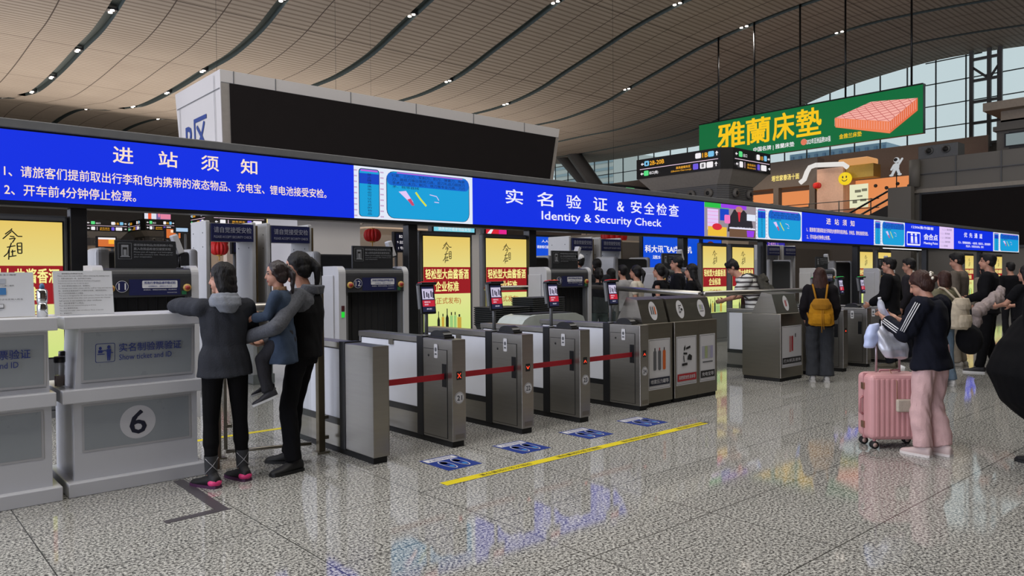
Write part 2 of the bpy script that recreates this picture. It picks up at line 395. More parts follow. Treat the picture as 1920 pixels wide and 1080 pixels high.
# slanted struts near (1080,320)
def strut(pa,pb,X,r,lab):
    a=onx(*pa,X); b=onx(*pb,X); b=a+(b-a)*(a.z/(a.z-b.z)); a=a+(a-b)*.12; t=MB(); t.tube([a,b],r,grey_metal,8); tag(t.build('steel_strut'),lab,'strut')
strut((1068,312),(1120,372),60,.55,'thick slanted steel strut under the ceiling right of the dark screen, left one')
strut((1088,306),(1140,380),59,.75,'thick slanted steel strut under the ceiling, right one of the pair')
# ================================================================ LED BANNER
BY=9.6
t=thing('led_banner','long blue overhead LED banner on posts showing station entry notices','led banner',(-1,BY,2.36))
f=MB(); f.box(0,38.6,.0,.22,.0,.9,frame_black); f.box(0,38.6,-.03,.24,.83,.93,grey_metal,.01); f.box(0,38.6,-.02,.0,.0,.045,frame_black); f.build('frame',t)
OX=-1
def screen(name,x0,x1,draw,label=None,bgm=led_blue):
    s=MB(); s.quad((x0-OX,-.022,.05),(x1-OX,-.022,.05),(x1-OX,-.022,.81),(x0-OX,-.022,.81),bgm)
    p=Pl(s,(x0-OX,-.022,.05),*XF,step=.0015,lift=.002); draw(p,x1-x0,.76)
    o=s.build(name,t)
    if label: o['label']=label
L1='1、请旅客们提前取出行李和包内携带的液态物品、充电宝、锂电池接受安检。'; L2='2、开车前4分钟停止检票。'
def notice(x0):
    def d(p,w,h):
        k=w/6.45 if x0<0 else w/4.4
        if x0<0:
            p.spaced('进站须知',2.30+1,4.02+1,.50,.19,led_cream,.22,.015)
            p.text(L1,1.24+1,.255,3.77,.125,led_cream,.012); p.text(L2,1.24+1,.055,1.30,.125,led_cream,.012)
        else:
            p.spaced('进站须知',w*.31,w*.70,.50,.17,led_cream,.26,.015)
            p.text(L1,.25,.26,w*.85,.12,led_cream,.012); p.text(L2,.25,.07,w*.30,.12,led_cream,.012)
    return d
led_top=glow('led_top_blue',(12,66,196)); led_mag=glow('led_magenta',(190,90,215)); led_edge=glow('led_edge_white',(225,232,248)); led_dash=glow('led_dash',(196,170,205))
def items(p,w,h):
    p.rect(0,0,w,h,led_edge)
    for k in range(9):
        p.rect(0,.03+k*.082,.05,.05+k*.082,led_dash); p.rect(w*.20,.03+k*.082,w*.20+.06,.05+k*.082,led_dash); p.k-=.003
    p.rrect(w*.035,.03,w*.195,h-.03,.05,led_ink); p.rrect(w*.04,.035,w*.19,h-.04,.045,led_cyan)
    p.rect(w*.04,h-.25,w*.19,h-.10,led_top); p.rect(w*.05,h-.07,w*.18,h-.045,led_mag)
    s='禁止随身携带但可以托运的物品'
    for i,ch in enumerate(s): p.text(ch,w*.10,h-.13-i*.044,w*.03,.034,led_ink); p.k-=.0015
    p.up()
    p.rrect(w*.245,.025,w*.965,h-.03,.13,led_ink); p.rrect(w*.25,.03,w*.96,h-.035,.125,led_cyan); p.rrect(w*.25,h-.24,w*.96,h-.05,.08,led_cyan2)
    p.rect(w*.33,h-.055,w*.90,h-.04,led_mag)
    p.text('匕首、三刃刀、军刺刀、钓刀、弹簧刀、陶瓷',w*.29,h-.115,w*.63,.045,led_ink); p.text('刀、裁纸刀等日常用刀具、菜刀礼品刀厨房刀',w*.29,h-.17,w*.63,.045,led_ink)
    p.text('手术刀、木刀、制刀、铣刀等专业刀具、刀刃',w*.29,h-.225,w*.63,.045,led_ink); p.text('矛、戟等器械',w*.29,h-.28,w*.22,.04,led_ink)
    p.poly([(w*.34,h-.33),(w*.40,h-.31),(w*.46,h-.47),(w*.43,h-.48)],led_lilac); p.poly([(w*.41,h-.44),(w*.44,h-.42),(w*.47,h-.52),(w*.45,h-.53)],glow('led_pinkred',(200,70,110)))
    p.line([(w*.48,h-.32),(w*.52,h-.42),(w*.57,h-.52)],.03,glow('led_lime',(214,224,60))); p.line([(w*.60,h-.34),(w*.66,h-.36),(w*.68,h-.42)],.012,led_lilac); p.line([(w*.64,h-.45),(w*.68,h-.455)],.012,led_lilac)
def ident(p,w,h):
    p.spaced('实名验证',.72,3.32,.385,.25,led_white,.40,.012); p.text('&',3.60,.40,.22,.20,led_white,.012); p.spaced('安全检查',4.02,5.60,.385,.25,led_white,.34,.012)
    p.text('Identity & Security Check',1.55,.10,3.45,.20,led_white,.012)
cols={n:glow('led_'+n,c) for n,c in dict(skin=(190,130,120),darks=(40,36,44),yellow=(236,190,60),red=(214,40,60),purple=(150,60,230),green=(40,190,70),pink=(240,120,190),grey=(150,140,150),brown=(110,80,60)).items()}
def photo(p,w,h):
    p.rect(0,0,w,h,cols['grey']); p.rect(0,h*.86,w*.45,h,cols['green']); p.rect(w*.30,h*.88,w*.8,h,cols['purple']); p.rect(w*.05,h*.2,w*.25,h*.82,led_lilac)
    for k in range(5): p.rect(w*.05,h*(.3+k*.11),w*.25,h*(.31+k*.11),cols['pink']); p.k-=.0015
    p.rect(w*.28,h*.5,w*.45,h*.85,led_top); p.poly([(w*.42,h*.18),(w*.95,h*.2),(w*.9,h*.6),(w*.75,h*.86),(w*.55,h*.86),(w*.46,h*.6)],cols['darks'])
    p.oval(w*.65,h*.87,w*.07,h*.1,cols['skin']); p.poly([(w*.62,h*.8),(w*.68,h*.8),(w*.66,h*.5),(w*.64,h*.5)],cols['red'])
    p.rrect(w*.36,h*.42,w*.47,h*.68,.04,cols['pink']); p.rect(w*.8,h*.55,w*.98,h*.75,led_edge); p.rect(w*.05,h*.02,w*.4,h*.3,cols['yellow']); p.oval(w*.22,h*.3,w*.09,h*.1,cols['red'])
    p.rect(w*.45,h*.02,w*.97,h*.3,cols['brown']); p.rect(w*.45,h*.27,w*.97,h*.31,led_white); p.text('12306铁路客户服务',w*.46,h*.275,w*.48,h*.06,led_white)
    p.poly([(w*.8,h*.04),(w*.93,h*.04),(w*.95,h*.24),(w*.79,h*.24)],cols['purple'])
def meet(p,w,h):
    p.text('12306售作服客',w*.18,h*.80,w*.64,h*.13,led_white,.02)
    for q in ((w*.06,h*.10,w*.42,h*.62),): 
        p.line([(q[0],q[1]),(q[2],q[1]),(q[2],q[3]),(q[0],q[3]),(q[0],q[1])],.05,led_white)
    for dx in (0,w*.11):
        p.oval(w*.185+dx,h*.54,w*.03,h*.045,led_white); p.poly([(w*.16+dx,h*.16),(w*.18+dx,h*.16),(w*.19+dx,h*.3),(w*.20+dx,h*.16),(w*.225+dx,h*.16),(w*.215+dx,h*.47),(w*.16+dx,h*.47)],led_white)
    p.text('会合点',w*.52,h*.34,w*.42,h*.28,led_white,.03); p.text('Meeting Point',w*.52,h*.12,w*.42,h*.14,led_white,.02)
def wlist(p,w,h):
    p.rect(0,0,w,h,led_lilac)
    for k,(a,b_) in enumerate(((.2,.85),(.08,.7),(.08,.75),(.08,.72),(.08,.55))):
        p.text('1、2、3、服务须知票',w*a,h*(.84-k*.19),w*(b_-a),h*.09,led_ink)
def prio(p,w,h):
    p.spaced('优先通道',w*.24,w*.70,.46,.18,led_white,.34,.02); p.text('老人、残障重病旅客、一级伤残、现役军人、消防救援等',w*.1,h*.28,w*.82,h*.12,led_white,.015); p.text('凭证件、车票优先进站、预约',w*.28,h*.12,w*.45,h*.11,led_white,.015)
screen('screen',-1,5.45,notice(-1)); screen('screen',5.45,7.63,items,'screen page with cyan panels of banned knives',led_edge); screen('screen',7.63,14.2,ident,'blue screen page reading Identity & Security Check')
screen('screen',14.2,16.35,photo,'screen page with a photo of an officer',led_edge); screen('screen',16.35,18.6,items,None,led_edge); screen('screen',18.6,23.01,notice(1)); screen('screen',23.01,25.33,items,None,led_edge)
screen('screen',25.33,28.34,meet); screen('screen',28.34,29.74,wlist,None,led_lilac); screen('screen',29.74,34.16,prio); screen('screen',34.16,37.6,items,None,led_edge)
for i,x in enumerate((1.95,6.5,9.03,13.57,16.85,22.1,27.4,33.0)):
    p=MB(); p.box(-.085,.085,-.0,.16,0,2.36,frame_black,.008); p.build('post',t).location=(x-OX,.03,-2.36)
    b=MB(); b.box(-.16,.16,-.08,.24,0,.02,frame_black); b.build('base_plate',t).location=(x-OX,.03,-2.36)
# ================================================================ LIQUOR AD DISPLAYS
def ad_mat():
    m=bpy.data.materials.new('ad_screen_glow'); m.use_nodes=True; nt=m.node_tree;N=nt.nodes;L=nt.links; b=N['Principled BSDF']
    tc=N.new('ShaderNodeTexCoord'); mp=N.new('ShaderNodeMapping'); L.new(tc.outputs['Object'],mp.inputs[0]); sp=N.new('ShaderNodeSeparateXYZ'); L.new(mp.outputs[0],sp.inputs[0])
    mr=N.new('ShaderNodeMapRange'); mr.inputs['From Min'].default_value=.68; mr.inputs['From Max'].default_value=2.2; L.new(sp.outputs['Z'],mr.inputs['Value'])
    cr=N.new('ShaderNodeValToRGB'); e=cr.color_ramp.elements; e[0].position=0;e[0].color=(*lin((208,228,132)),1);e[1].position=1;e[1].color=(*lin((234,202,104)),1)
    k=cr.color_ramp.elements.new(.45);k.color=(*lin((232,230,150)),1); L.new(mr.outputs[0],cr.inputs[0]); L.new(cr.outputs[0],b.inputs['Emission Color']); b.inputs['Emission Strength'].default_value=.95; b.inputs['Base Color'].default_value=(.01,.01,.01,1)
    return m
adm=ad_mat(); ad_red=glow('ad_red',(150,22,30)); ad_txt=glow('ad_text',(248,240,150)); ad_ink=glow('ad_ink',(22,24,18)); ad_org=glow('ad_brown_text',(176,92,40))
def make_ad(W,label):
    t=thing('advert_display',label,'advertising screen',(0,0,0),0,'yellow liquor advert displays behind the barriers')
    f=MB(); f.box(0,W,.0,.12,.06,2.28,grey_metal,.03); f.box(-.03,W+.03,-.05,.2,0,.07,grey_metal); f.box(.045,W-.045,-.004,.0,.665,2.215,frame_black); f.build('cabinet',t)
    s=MB(); x0,x1=.06,W-.06; w=x1-x0; s.quad((x0,-.006,.68),(x1,-.006,.68),(x1,-.006,2.2),(x0,-.006,2.2),adm)
    p=Pl(s,(x0,-.006,0),*XF,step=.001,lift=.0015); cx=w/2
    for pts in ([(-.10,1.98),(-.03,2.05),(-.01,2.08)],[(-.13,1.90),(-.02,2.03)],[(-.02,2.05),(.06,1.95),(.12,1.95)],[(-.04,1.95),(.02,1.94)],[(-.05,1.90),(.03,1.92),(-.01,1.84)],
                [(-.08,1.76),(.03,1.79)],[(-.02,1.84),(-.07,1.66),(-.12,1.60)],[(-.05,1.72),(-.06,1.55)],[(-.03,1.68),(.03,1.70)],[(-.01,1.72),(-.01,1.62)],[(-.06,1.60),(.04,1.62)],
                [(.05,1.83),(.11,1.84),(.11,1.66),(.06,1.66),(.05,1.83)],[(.06,1.78),(.10,1.78)],[(.06,1.72),(.10,1.72)]):
        p.line([(cx+a*.72,1.945+(b_-1.815)*.64) for a,b_ in pts],.012,ad_ink); p.k-=.001
    p.up(); p.rect(0,1.28,w,1.71,ad_red); p.text('轻松型大曲酱香酒',w*.04,1.515,w*.92,.165,ad_txt,.03); p.text('企业标准',w*.24,1.315,w*.50,.165,ad_txt,.03)
    p.text('(正式发布)',w*.22,1.10,w*.56,.12,ad_org,.01)
    bl=[('b',.30,.05,.30),('y',.39,.05,.26),('b',.48,.06,.34),('c',.57,.06,.28),('c',.65,.05,.28),('y',.74,.08,.24)]
    bm={'b':ad_ink,'y':glow('ad_amber',(196,160,60)),'c':glow('ad_teal',(150,196,120))}
    for k,x,ww,hh in bl:
        x*=w; 
        if k=='b' : p.poly([(x-ww/2,.70),(x+ww/2,.70),(x+ww/2,.70+hh*.55),(x+ww*.15,.70+hh*.72),(x+ww*.15,.70+hh),(x-ww*.15,.70+hh),(x-ww*.15,.70+hh*.72),(x-ww/2,.70+hh*.55)],bm[k])
        else: p.rect(x-ww/2,.70,x+ww/2,.70+hh*.8,bm[k]); p.rect(x-ww*.2,.70+hh*.82,x+ww*.2,.70+hh,ad_ink)
        p.k-=.001
    s.build('screen',t); return t
ad=make_ad(1.06,'yellow liquor advert display behind the counters at far left'); ad.location=(.80,9.72,0)
AL=[(6.68,'yellow liquor advert display directly right of baggage scanner 12'),(7.96,'right-hand display of the middle yellow advert pair, half hidden by the tray stack'),
    (14.28,'yellow liquor advert display behind the steel bins, left of its pair'),(15.48,'yellow liquor advert display right of the bins beside the young traveller in stripes'),
    (22.25,'yellow liquor advert display between two distant face terminals, left of its pair'),(23.6,'yellow liquor advert display just left of the man in the black jacket'),
    (31.3,'small far yellow liquor advert display above the woman with the hair claw'),(34.8,'smallest farthest yellow liquor advert display near the banner end')]
for x,l in AL: dup(ad,(x,9.72,0),l)
# ================================================================ FLOOR MARKINGS
yel=mat('yellow_tape',(214,196,20),rough=.5,noise_amt=.04)
mb=MB(); p=Pl(mb,(3.29,4.46,0),(1,0,0),(0,1,0),.0008,.0012); p.rect(0,0,3.38,.095,yel)
for k in range(4): p.text('请在黄线外依次候检',.35+k*.85,.02,.55,.055,ink_black)
tag(mb.build('yellow_floor_line'),'yellow waiting line tape on the floor with small black characters','floor tape')
fb=mat('mat_blue',(12,46,128),rough=.5); fl=mat('mat_light_blue',(44,120,190),rough=.5,noise_amt=0)
def footmat():
    m=MB(); p=Pl(m,(0,0,0),(1,0,0),(0,1,0),.0006,.0012); p.rect(0,0,.35,.42,fb); p.rect(.02,.31,.33,.40,ink_white); p.text('人脸识别区',.05,.325,.25,.06,ink_blue)
    for cx in (.11,.24):
        sole=[(cx+.0+.038*math.cos(a)*(1+.12*math.sin(a)),.16+.115*math.sin(a)) for a in [2*PI*k/22 for k in range(22)]]
        p.poly([(cx+(x-cx)*1.2,.16+(y-.16)*1.1) for x,y in sole],ink_white); p.poly(sole,fb); p.k-=.0006
        p.oval(cx,.215,.028,.042,fl,14); p.oval(cx,.10,.02,.03,fl,14)
    return m
m0=footmat().build('standing_mat'); 
for i,(x,y,l) in enumerate([(3.55,4.79,'before gate 21, nearest the photographer'),(4.36,4.80,'in front of the lane between gates 21 and 22'),(5.22,4.80,'in front of the lane between gates 22 and 23'),(6.08,4.79,'in front of gate 24, farthest right')]):
    o=m0 if i==0 else m0.copy()
    if i: COL.objects.link(o)
    o.location=(x,y,0); tag(o,'blue footprint sticker on the floor '+l,'floor sticker','blue footprint stickers')
tp=mat('dark_tape',(74,70,74),rough=.35)
mb=MB(); p=Pl(mb,(0,0,0),(1,0,0),(0,1,0),.0008,.0012); p.poly([(1.82,6.0),(1.80,5.08),(1.88,5.0),(1.90,6.0)],tp); p.poly([(1.47,5.05),(1.47,4.98),(1.90,5.0),(1.84,5.07)],tp)
tag(mb.build('corner_floor_tape'),'grey L-shaped tape mark on the floor before counter 6','floor tape')
mb=MB(); p=Pl(mb,(0,0,0),(1,0,0),(0,1,0),.0008,.0012); p.rect(2.2,7.3,5.2,7.38,yel); tag(mb.build('lane_floor_tape'),'thin yellow tape on the floor behind the gates beyond the counter','floor tape')
# ================================================================ GATES
led_redx=glow('gate_red_sign',(255,70,40),1.6)
W=.155
def gate_common(t,front=True,rear_end=1.66):
    b=MB(); b.box(-W,0,0,.46,.055,.98,steel,.006); b.build('cabinet',t)
    k=MB(); k.box(-W+.012,-.012,.02,rear_end,0,.055,rubber); k.build('plinth',t)
    k=MB(); k.box(-W-.002,.002,.46,.56,.05,.99,frame_black); k.box(-W-.001,.001,.56,rear_end-.02,.25,.31,frame_black); k.box(-W-.001,.001,rear_end-.05,rear_end-.02,.25,.93,grey_metal); k.build('frame',t)
    k=MB(); k.box(-W+.004,-.004,.56,rear_end-.02,.055,.25,steel); k.build('lower_panel',t)
    k=MB(); k.box(-W+.01,-.01,.56,rear_end-.05,.31,.92,frost); k.build('frosted_panel',t)
    k=MB(); k.box(-W,0,.56,rear_end,.93,.985,steel,.005); k.box(-W-.003,-W,.98,1.06,.88,.93,steel_dark); k.build('top_rail',t)
def make_gate(num,sym,belt,label):
    t=thing('ticket_gate',label,'ticket gate',(0,0,0))
    gate_common(t)
    d=MB(); d.box(-W-.004,-W,.075,.41,.1,.88,steel); d.box(-W-.0045,-W-.003,.07,.415,.095,.885,ink_black)
    d=MB(); d.box(-W-.003,-W,.072,.445,.075,.885,ink_black); d.box(-W-.005,-W-.001,.077,.44,.08,.88,steel); d.cyl((-W-.006,.36,.82),(-W-.004,.36,.82),.012,ink_black,10); d.build('service_door',t)
    d=MB(); p=Pl(d,(-W-.005,.27,.80),*XL); p.rrect(0,0,.055,.13,.01,ink_white); p.oval(.027,.08,.017,.02,ink_grey,12); p.rect(.012,.03,.043,.045,ink_grey); d.build('sticker',t)
    d=MB(); d.box(-W-.009,-W-.004,.085,.145,.545,.755,frame_black); d.build('belt_slot',t)
    if belt:
        d=MB(); d.box(-belt,-W-.009,.112,.116,.615,.668,mat('belt_red',(168,16,34),rough=.55)); d.build('retractable_belt',t)
    d=MB(); p=Pl(d,(0,0,0),*XF,step=.0012,lift=.0015)
    p.rect(-.108,.615,-.048,.69,ink_black)
    c=(-.078,.652)
    if sym=='x': p.line([(c[0]-.018,c[1]-.022),(c[0]+.018,c[1]+.022)],.006,led_redx); p.line([(c[0]-.018,c[1]+.022),(c[0]+.018,c[1]-.022)],.006,led_redx)
    elif sym=='v': p.line([(c[0]-.018,c[1]+.014),(c[0],c[1]-.014),(c[0]+.018,c[1]+.014)],.008,led_redx)
    else: p.line([(c[0]-.018,c[1]-.02),(c[0],c[1]+.006),(c[0]+.018,c[1]-.02)],.008,led_redx)
    d.build('lane_light',t)
    if num:
        d=MB(); p=Pl(d,(0,0,0),*XF,step=.0012,lift=.0015); p.oval(-.077,.45,.054,.054,ink_white); p.oval(-.077,.45,.049,.049,ink_grey,24); p.oval(-.077,.45,.046,.046,ink_white,24); p.text(num,-.107,.427,.058,.046,ink_navy,.008); d.build('number_sticker',t)
    d=MB(); p=Pl(d,(0,0,0),*XF,step=.0012,lift=.0015); p.rect(-.125,.075,-.02,.12,steel_dark); d.build('name_plate',t)
    # ticket reader hood
    d=MB(); d.box(-W+.02,-.02,.14,.40,.98,1.0,black,.004); d.prism([(.16+.11*(1-math.cos(a)),1.0+.055*math.sin(a)) for a in [PI*k/10 for k in range(11)]],-W+.03,-.03,black); d.build('ticket_reader',t)
    # face recognition terminal on its pole
    d=MB(); d.cyl((-W*.55,.50,.98),(-W*.55,.50,1.28),.019,grey_metal,14); d.cyl((-W*.55,.50,.98),(-W*.55,.50,1.0),.035,grey_metal,14); d.build('terminal_pole',t)
    tb=MB(); M=Matrix.Translation((-.09,.44,1.20))@Matrix.Rotation(math.radians(-8),4,'X')
    tb.box(-.085,.085,0,.028,0,.29,black,.008,M); tb.box(-.088,.088,-.045,.05,.275,.30,frame_black,.006,M); tb.box(-.085,-.06,.02,.06,.05,.29,grey_metal,.005,M); th=tb.build('face_terminal',t)
    d=MB(); o=M@V((-.07,-.001,.02)); xd=V((1,0,0)); yd=(M.to_3x3()@V((0,0,1))); p=Pl(d,o,xd,yd)
    p.rect(0,0,.14,.24,glow('terminal_navy',(30,32,60))); p.rect(.005,.12,.135,.22,glow('terminal_picture',(196,188,214)))
    for k,x in enumerate((.02,.05,.07,.10,.12)): p.rect(x,.13+.01*(k%2),x+.014,.20-.012*(k%3),glow('terminal_dark',(46,44,60))); p.k-=.0006
    p.rect(0,.05,.14,.11,glow('terminal_red',(190,34,54))); p.text('请刷身份证',.02,.085,.07,.016,led_white); p.text('或刷脸',.02,.062,.045,.014,led_white); p.text('请刷证通行',.04,.02,.06,.014,led_white)
    d.build('display',th)
    d=MB(); d.box(-.075,.06,-.035,.04,.299,.306,glow('terminal_lamp_red' if sym!='g' else 'terminal_lamp_green',(220,24,40) if sym!='g' else (40,210,90)),0,M); d.build('status_lamp',th)
    return t
GY=5.39
GL=[('21','x',.84,4.20),('22','v',.85,5.05),('23','v2',.825,5.875),('24','v2',.995,6.87)]
for num,sym,belt,x in GL:
    g=make_gate(num,sym,belt,{'21':'stainless ticket gate numbered 21 with a red cross light, nearest of the numbered four','22':'stainless ticket gate numbered 22 with a red downward arrow light','23':'stainless ticket gate numbered 23 with a red upward arrow, third of four','24':'stainless ticket gate numbered 24, directly beside the spray can bin'}[num]); g.location=(x,GY,0)
# first gate without terminal (lane end)
def end_gate(label,loc):
    t=thing('lane_end_gate',label,'gate barrier',loc); gate_common(t,rear_end=1.45)
    b=MB(); b.box(-.003,.001,.0,.46,.055,.979,steel_dark); b.build('end_face',t); return t
end_gate('plain stainless pedestal ending the gate row, beside the adult holding a child',(3.36,5.36,0))
for x,s,l in ((11.86,'g','right behind the woman with the mustard backpack'),(12.72,'g','between the mustard backpack and the man in the black jacket'),(13.55,'g','behind the man in the black jacket')):
    g=make_gate('',s,0,'stainless ticket gate '+l); g.location=(x,5.34,0)
end_gate('frosted panel barrier standing left of the lone steel bin beside the advert glow',(11.16,5.55,0))
# ================================================================ TRASH / PROHIBITED ITEM BINS
def make_bin(w,poster,stick,label,group=None,tall=False):
    t=thing('disposal_bin',label,'bin',(0,0,0),0,group)
    b=MB(); b.box(.003,w-.003,0,.62,.05,.98,steel_dark,.006); b.build('body',t)
    b=MB(); b.box(.01,w-.01,.02,.6,0,.05,rubber); b.build('plinth',t)
    h=MB(); h.prism([(.06,.982),(.14,1.26),(.30,1.29),(.46,.982)],.0,w-.01,steel_dark,'x'); hd=h.build('hood',t)
    # oval sticker on the sloped hood front
    yd=V((0,.08,.278)).normalized(); d=MB(); p=Pl(d,(w/2-.07,.062,.99),(1,0,0),yd); p.oval(.07,.14,.075,.115,ink_white)
    poster_icons(p,stick,.07,.15,.045); d.build('sticker',hd)
    d=MB(); p=Pl(d,(0,0,0),*XF); p.rect(.03,.20,w-.05,.80,ink_white); p.line([(.045,.215),(w-.065,.215),(w-.065,.785),(.045,.785),(.045,.215)],.004,ink_grey)
    poster_icons(p,stick,(w-.02)/2,.56,.11); fm={'press':ink_navy,'chem':ink_red,'lead':ink_black,'mark':ink_black}[stick]
    p.rect(.045,.25,w-.065,.34,fm); p.text(poster,.07,.27,w-.16,.05,ink_white,.01); d.build('poster',t)
    return t
def poster_icons(p,k,cx,cy,s):
    if k=='press':
        for i,c in enumerate((ink_grey,ink_grey,mat('orange_print',(206,96,30),noise_amt=0))):
            x=cx+(i-1)*s*.8; p.rrect(x-s*.25,cy-s*1.2,x+s*.25,cy+s*.9,s*.15,c); p.rect(x-s*.08,cy+s*.9,x+s*.08,cy+s*1.2,ink_red if i==1 else ink_black); p.k-=.0012
    elif k=='chem':
        p.poly([(cx-s*.5,cy+s*.5),(cx-s*.2,cy+s*.7),(cx-s*.25,cy+s*1.2),(cx-s*.5,cy+s*.9)],ink_black); p.line([(cx-s*.1,cy+s*.75),(cx+s*.7,cy+s*.95)],s*.25,ink_black); p.line([(cx-s*.6,cy+s*.25),(cx+s*.1,cy+s*.2)],s*.22,ink_black)
        p.poly([(cx+s*.1,cy-s*.5),(cx+s*.9,cy-s*.6),(cx+s*1.0,cy-s*.1),(cx+s*.5,cy+s*.15),(cx+s*.2,cy-s*.1)],ink_black); p.line([(cx-s*.6,cy),(cx-s*.5,cy-s*.7)],s*.15,ink_black); p.line([(cx-s*.9,cy-s*1.0),(cx+s*.1,cy-s*.95)],s*.28,ink_black)
    elif k=='lead':
        for i,c in enumerate(((168,168,186),(160,172,128),(170,170,176),(160,158,186))): p.rect(cx+(i-2)*s*.55,cy-s*.6,cx+(i-1.05)*s*.55,cy+s*.8,mat('print_%d'%i,c,noise_amt=0)); p.k-=.0006
        p.rect(cx-s,cy-s*1.1,cx+s,cy-s*.95,ink_grey)
    else:
        p.rect(cx-s*.7,cy-s*1.3,cx-s*.2,cy+s*.8,mat('faded_pink_print',(186,120,118),noise_amt=0)); p.rect(cx-s*.1,cy-s*1.2,cx+s*.3,cy+s*.8,ink_red); p.rect(cx+s*.8,cy+s*.6,cx+s*1.0,cy+s*1.1,ink_black)
for x,po,st,l in ((6.92,'喷雾压力罐等','press','steel disposal bin with spray can poster, next to gate 24'),(7.46,'易燃腐蚀性液体等','chem','steel disposal bin in the middle of three with chemical hazard poster and red band'),(7.95,'充电宝等','lead','steel disposal bin at the right end with striped poster and black band')):
    b=make_bin(.5 if x!=7.95 else .42,po,st,l,'steel disposal bins right of gate 24'); b.location=(x,5.46,0)
b=make_bin(.66,'打火机及液体','mark','lone steel disposal bin in front of the woman with the mustard backpack'); b.location=(9.98,5.46,0)
# ================================================================ COUNTERS
def counter(num,label,loc):
    t=thing('service_counter',label,'counter',loc)
    b=MB(); b.box(0,.96,0,.75,0,.10,white_paint,.006); b.build('base',t)
    b=MB(); b.prism([(.07,.10),(.07,.67),(.7,.67),(.7,.10)],.05,.91,white_paint,'x'); b.build('lower_cabinet',t)
    b=MB(); b.box(-.03,.93,.0,.74,.67,.765,white_paint,.006); b.build('shelf',t)
    b=MB()
    vs_=[(.06,.07,.765),(.90,.07,.765),(.90,.5,.765),(.06,.5,.765),(.085,.035,1.20),(.89,.035,1.20),(.89,.5,1.20),(.085,.5,1.20)]
    b.add(vs_,[(0,3,2,1),(4,5,6,7),(0,1,5,4),(1,2,6,5),(2,3,7,6),(3,0,4,7)],white_paint); b.build('upper_cabinet',t)
    b=MB(); b.box(-.02,.94,-.03,.56,1.20,1.29,white_paint,.006); b.build('counter_top',t)
    yd=V((0,-.035,.435)).normalized(); d=MB(); p=Pl(d,(.0,.07,.765),(1,0,0),yd,lift=.003)
    d.box(.10,.88,.06,.075,.80,.80,white_paint)
    p.rect(.10,.045,.88,.42,off_white); p.rect(.115,.058,.865,.405,panel_grey)
    p.rrect(.19,.18,.32,.32,.012,ink_blue); p.rrect(.194,.184,.316,.316,.01,panel_grey)
    p.oval(.222,.285,.01,.012,ink_blue,12); p.poly([(.208,.272),(.236,.272),(.236,.25),(.208,.25)],ink_blue); p.rect(.202,.238,.25,.244,ink_blue); p.line([(.236,.262),(.252,.27),(.262,.262)],.006,ink_blue)
    p.oval(.277,.292,.011,.013,ink_blue,12); p.poly([(.262,.277),(.292,.277),(.290,.235),(.286,.192),(.279,.192),(.277,.225),(.275,.192),(.268,.192),(.264,.235)],ink_blue); p.line([(.29,.25),(.306,.25)],.005,ink_blue)
    p.text('实名制验票验证',.345,.25,.44,.065,ink_blue,.012); p.text('Show ticket and ID',.345,.19,.37,.042,ink_blue,.004)
    d.build('sign_panel',t)
    d=MB(); p=Pl(d,(0,.07,0),*XF,lift=.003); p.rect(.10,.30,.86,.645,off_white); p.rect(.115,.315,.845,.632,panel_grey); p.oval(.475,.475,.125,.125,ink_white,40)
    if num: p.text(num,.415,.385,.12,.18,ink_navy,.012)
    d.build('number_panel',t)
    return t
counter('6','white service counter numbered 6 with the Show ticket and ID panel',(1.13,6.02,0))
counter('','white service counter cut off by the left edge of the photo, beside counter 6',(.13,6.0,0))
counter('','white service counter farthest left, mostly outside the photo',(-.87,6.0,0))
def notice_stand(x,y,w,h,lines,label,pic=False):
    t=thing('notice_stand',label,'notice stand',(x,y,1.29))
    M=Matrix.Rotation(math.radians(-10),4,'X')
    b=MB(); b.box(0,w,0,.004,0,h,clear_glass,0,M); b.box(0,w,.0,.09,0,.004,clear_glass); b.build('acrylic_holder',t)
    b=MB(); p=Pl(b,(.005,-.001,.005),(1,0,0),M.to_3x3()@V((0,0,1))); p.rect(0,0,w-.01,h-.01,paper)
    if pic:
        p.text('第一步:关注小程序',w*.3,h*.9,w*.42,.011,ink_black); p.rect(w*.42,h*.72,w*.56,h*.83,mat('faint_print',(170,176,186),noise_amt=0)); p.text('第二步:扫描二维码',w*.38,h*.66,w*.3,.011,ink_black)
        p.rect(w*.36,h*.48,w*.56,h*.63,mat('blue_picture',(62,120,176),noise_amt=0)); p.text('第三步:点击验证信息输入姓名',w*.2,h*.36,w*.6,.011,ink_black); p.rect(w*.42,h*.18,w*.52,h*.28,ink_grey); p.rect(w*.43,h*.2,w*.51,h*.27,paper)
    else:
        for k,(ln,wd) in enumerate(lines):
            p.text(ln,.03,h-.035-k*.0185,wd*w,.0105,ink_black); p.k-=.0005
    b.build('printed_page',t)
ll=[('一、请旅客核对车票身份信息。',.42),('Please check the train number before entering the waiting room.',.86),('二、车票与身份证件一致，在开车前方可进站。',.55),('You must have tickets and valid identity documents of the persons.',.7),('If they do not match you may not enter the station.',.5),('三、如有问题请咨询服务人员，谢谢配合。',.52),
    ('To manage your ticket, please ask the staff for help and wait here.',.9),('四、自助验证通道适用于二代身份证旅客，请脱帽看镜头。',.8),('非二代证件旅客请走人工通道。',.4),('The lane is designed for ID card holders. Please face the camera.',.92),('The gate should close after each person passes the channel.',.85),('Self service is not available for other certificates.',.7),('五、请妥善保管个人物品。',.4),('Please look after your personal belongings at all times.',.6),('六、禁止携带危险品。',.3),('The areas are under video surveillance. Please cooperate.',.72),('七、谢谢合作。',.2),('Thank you!',.14)]
notice_stand(1.095,6.24,.40,.335,ll,'white printed notice in an acrylic stand on the left end of counter 6')
notice_stand(.58,6.22,.40,.325,ll,'white notice with a small blue picture on the counter at the left edge',True)
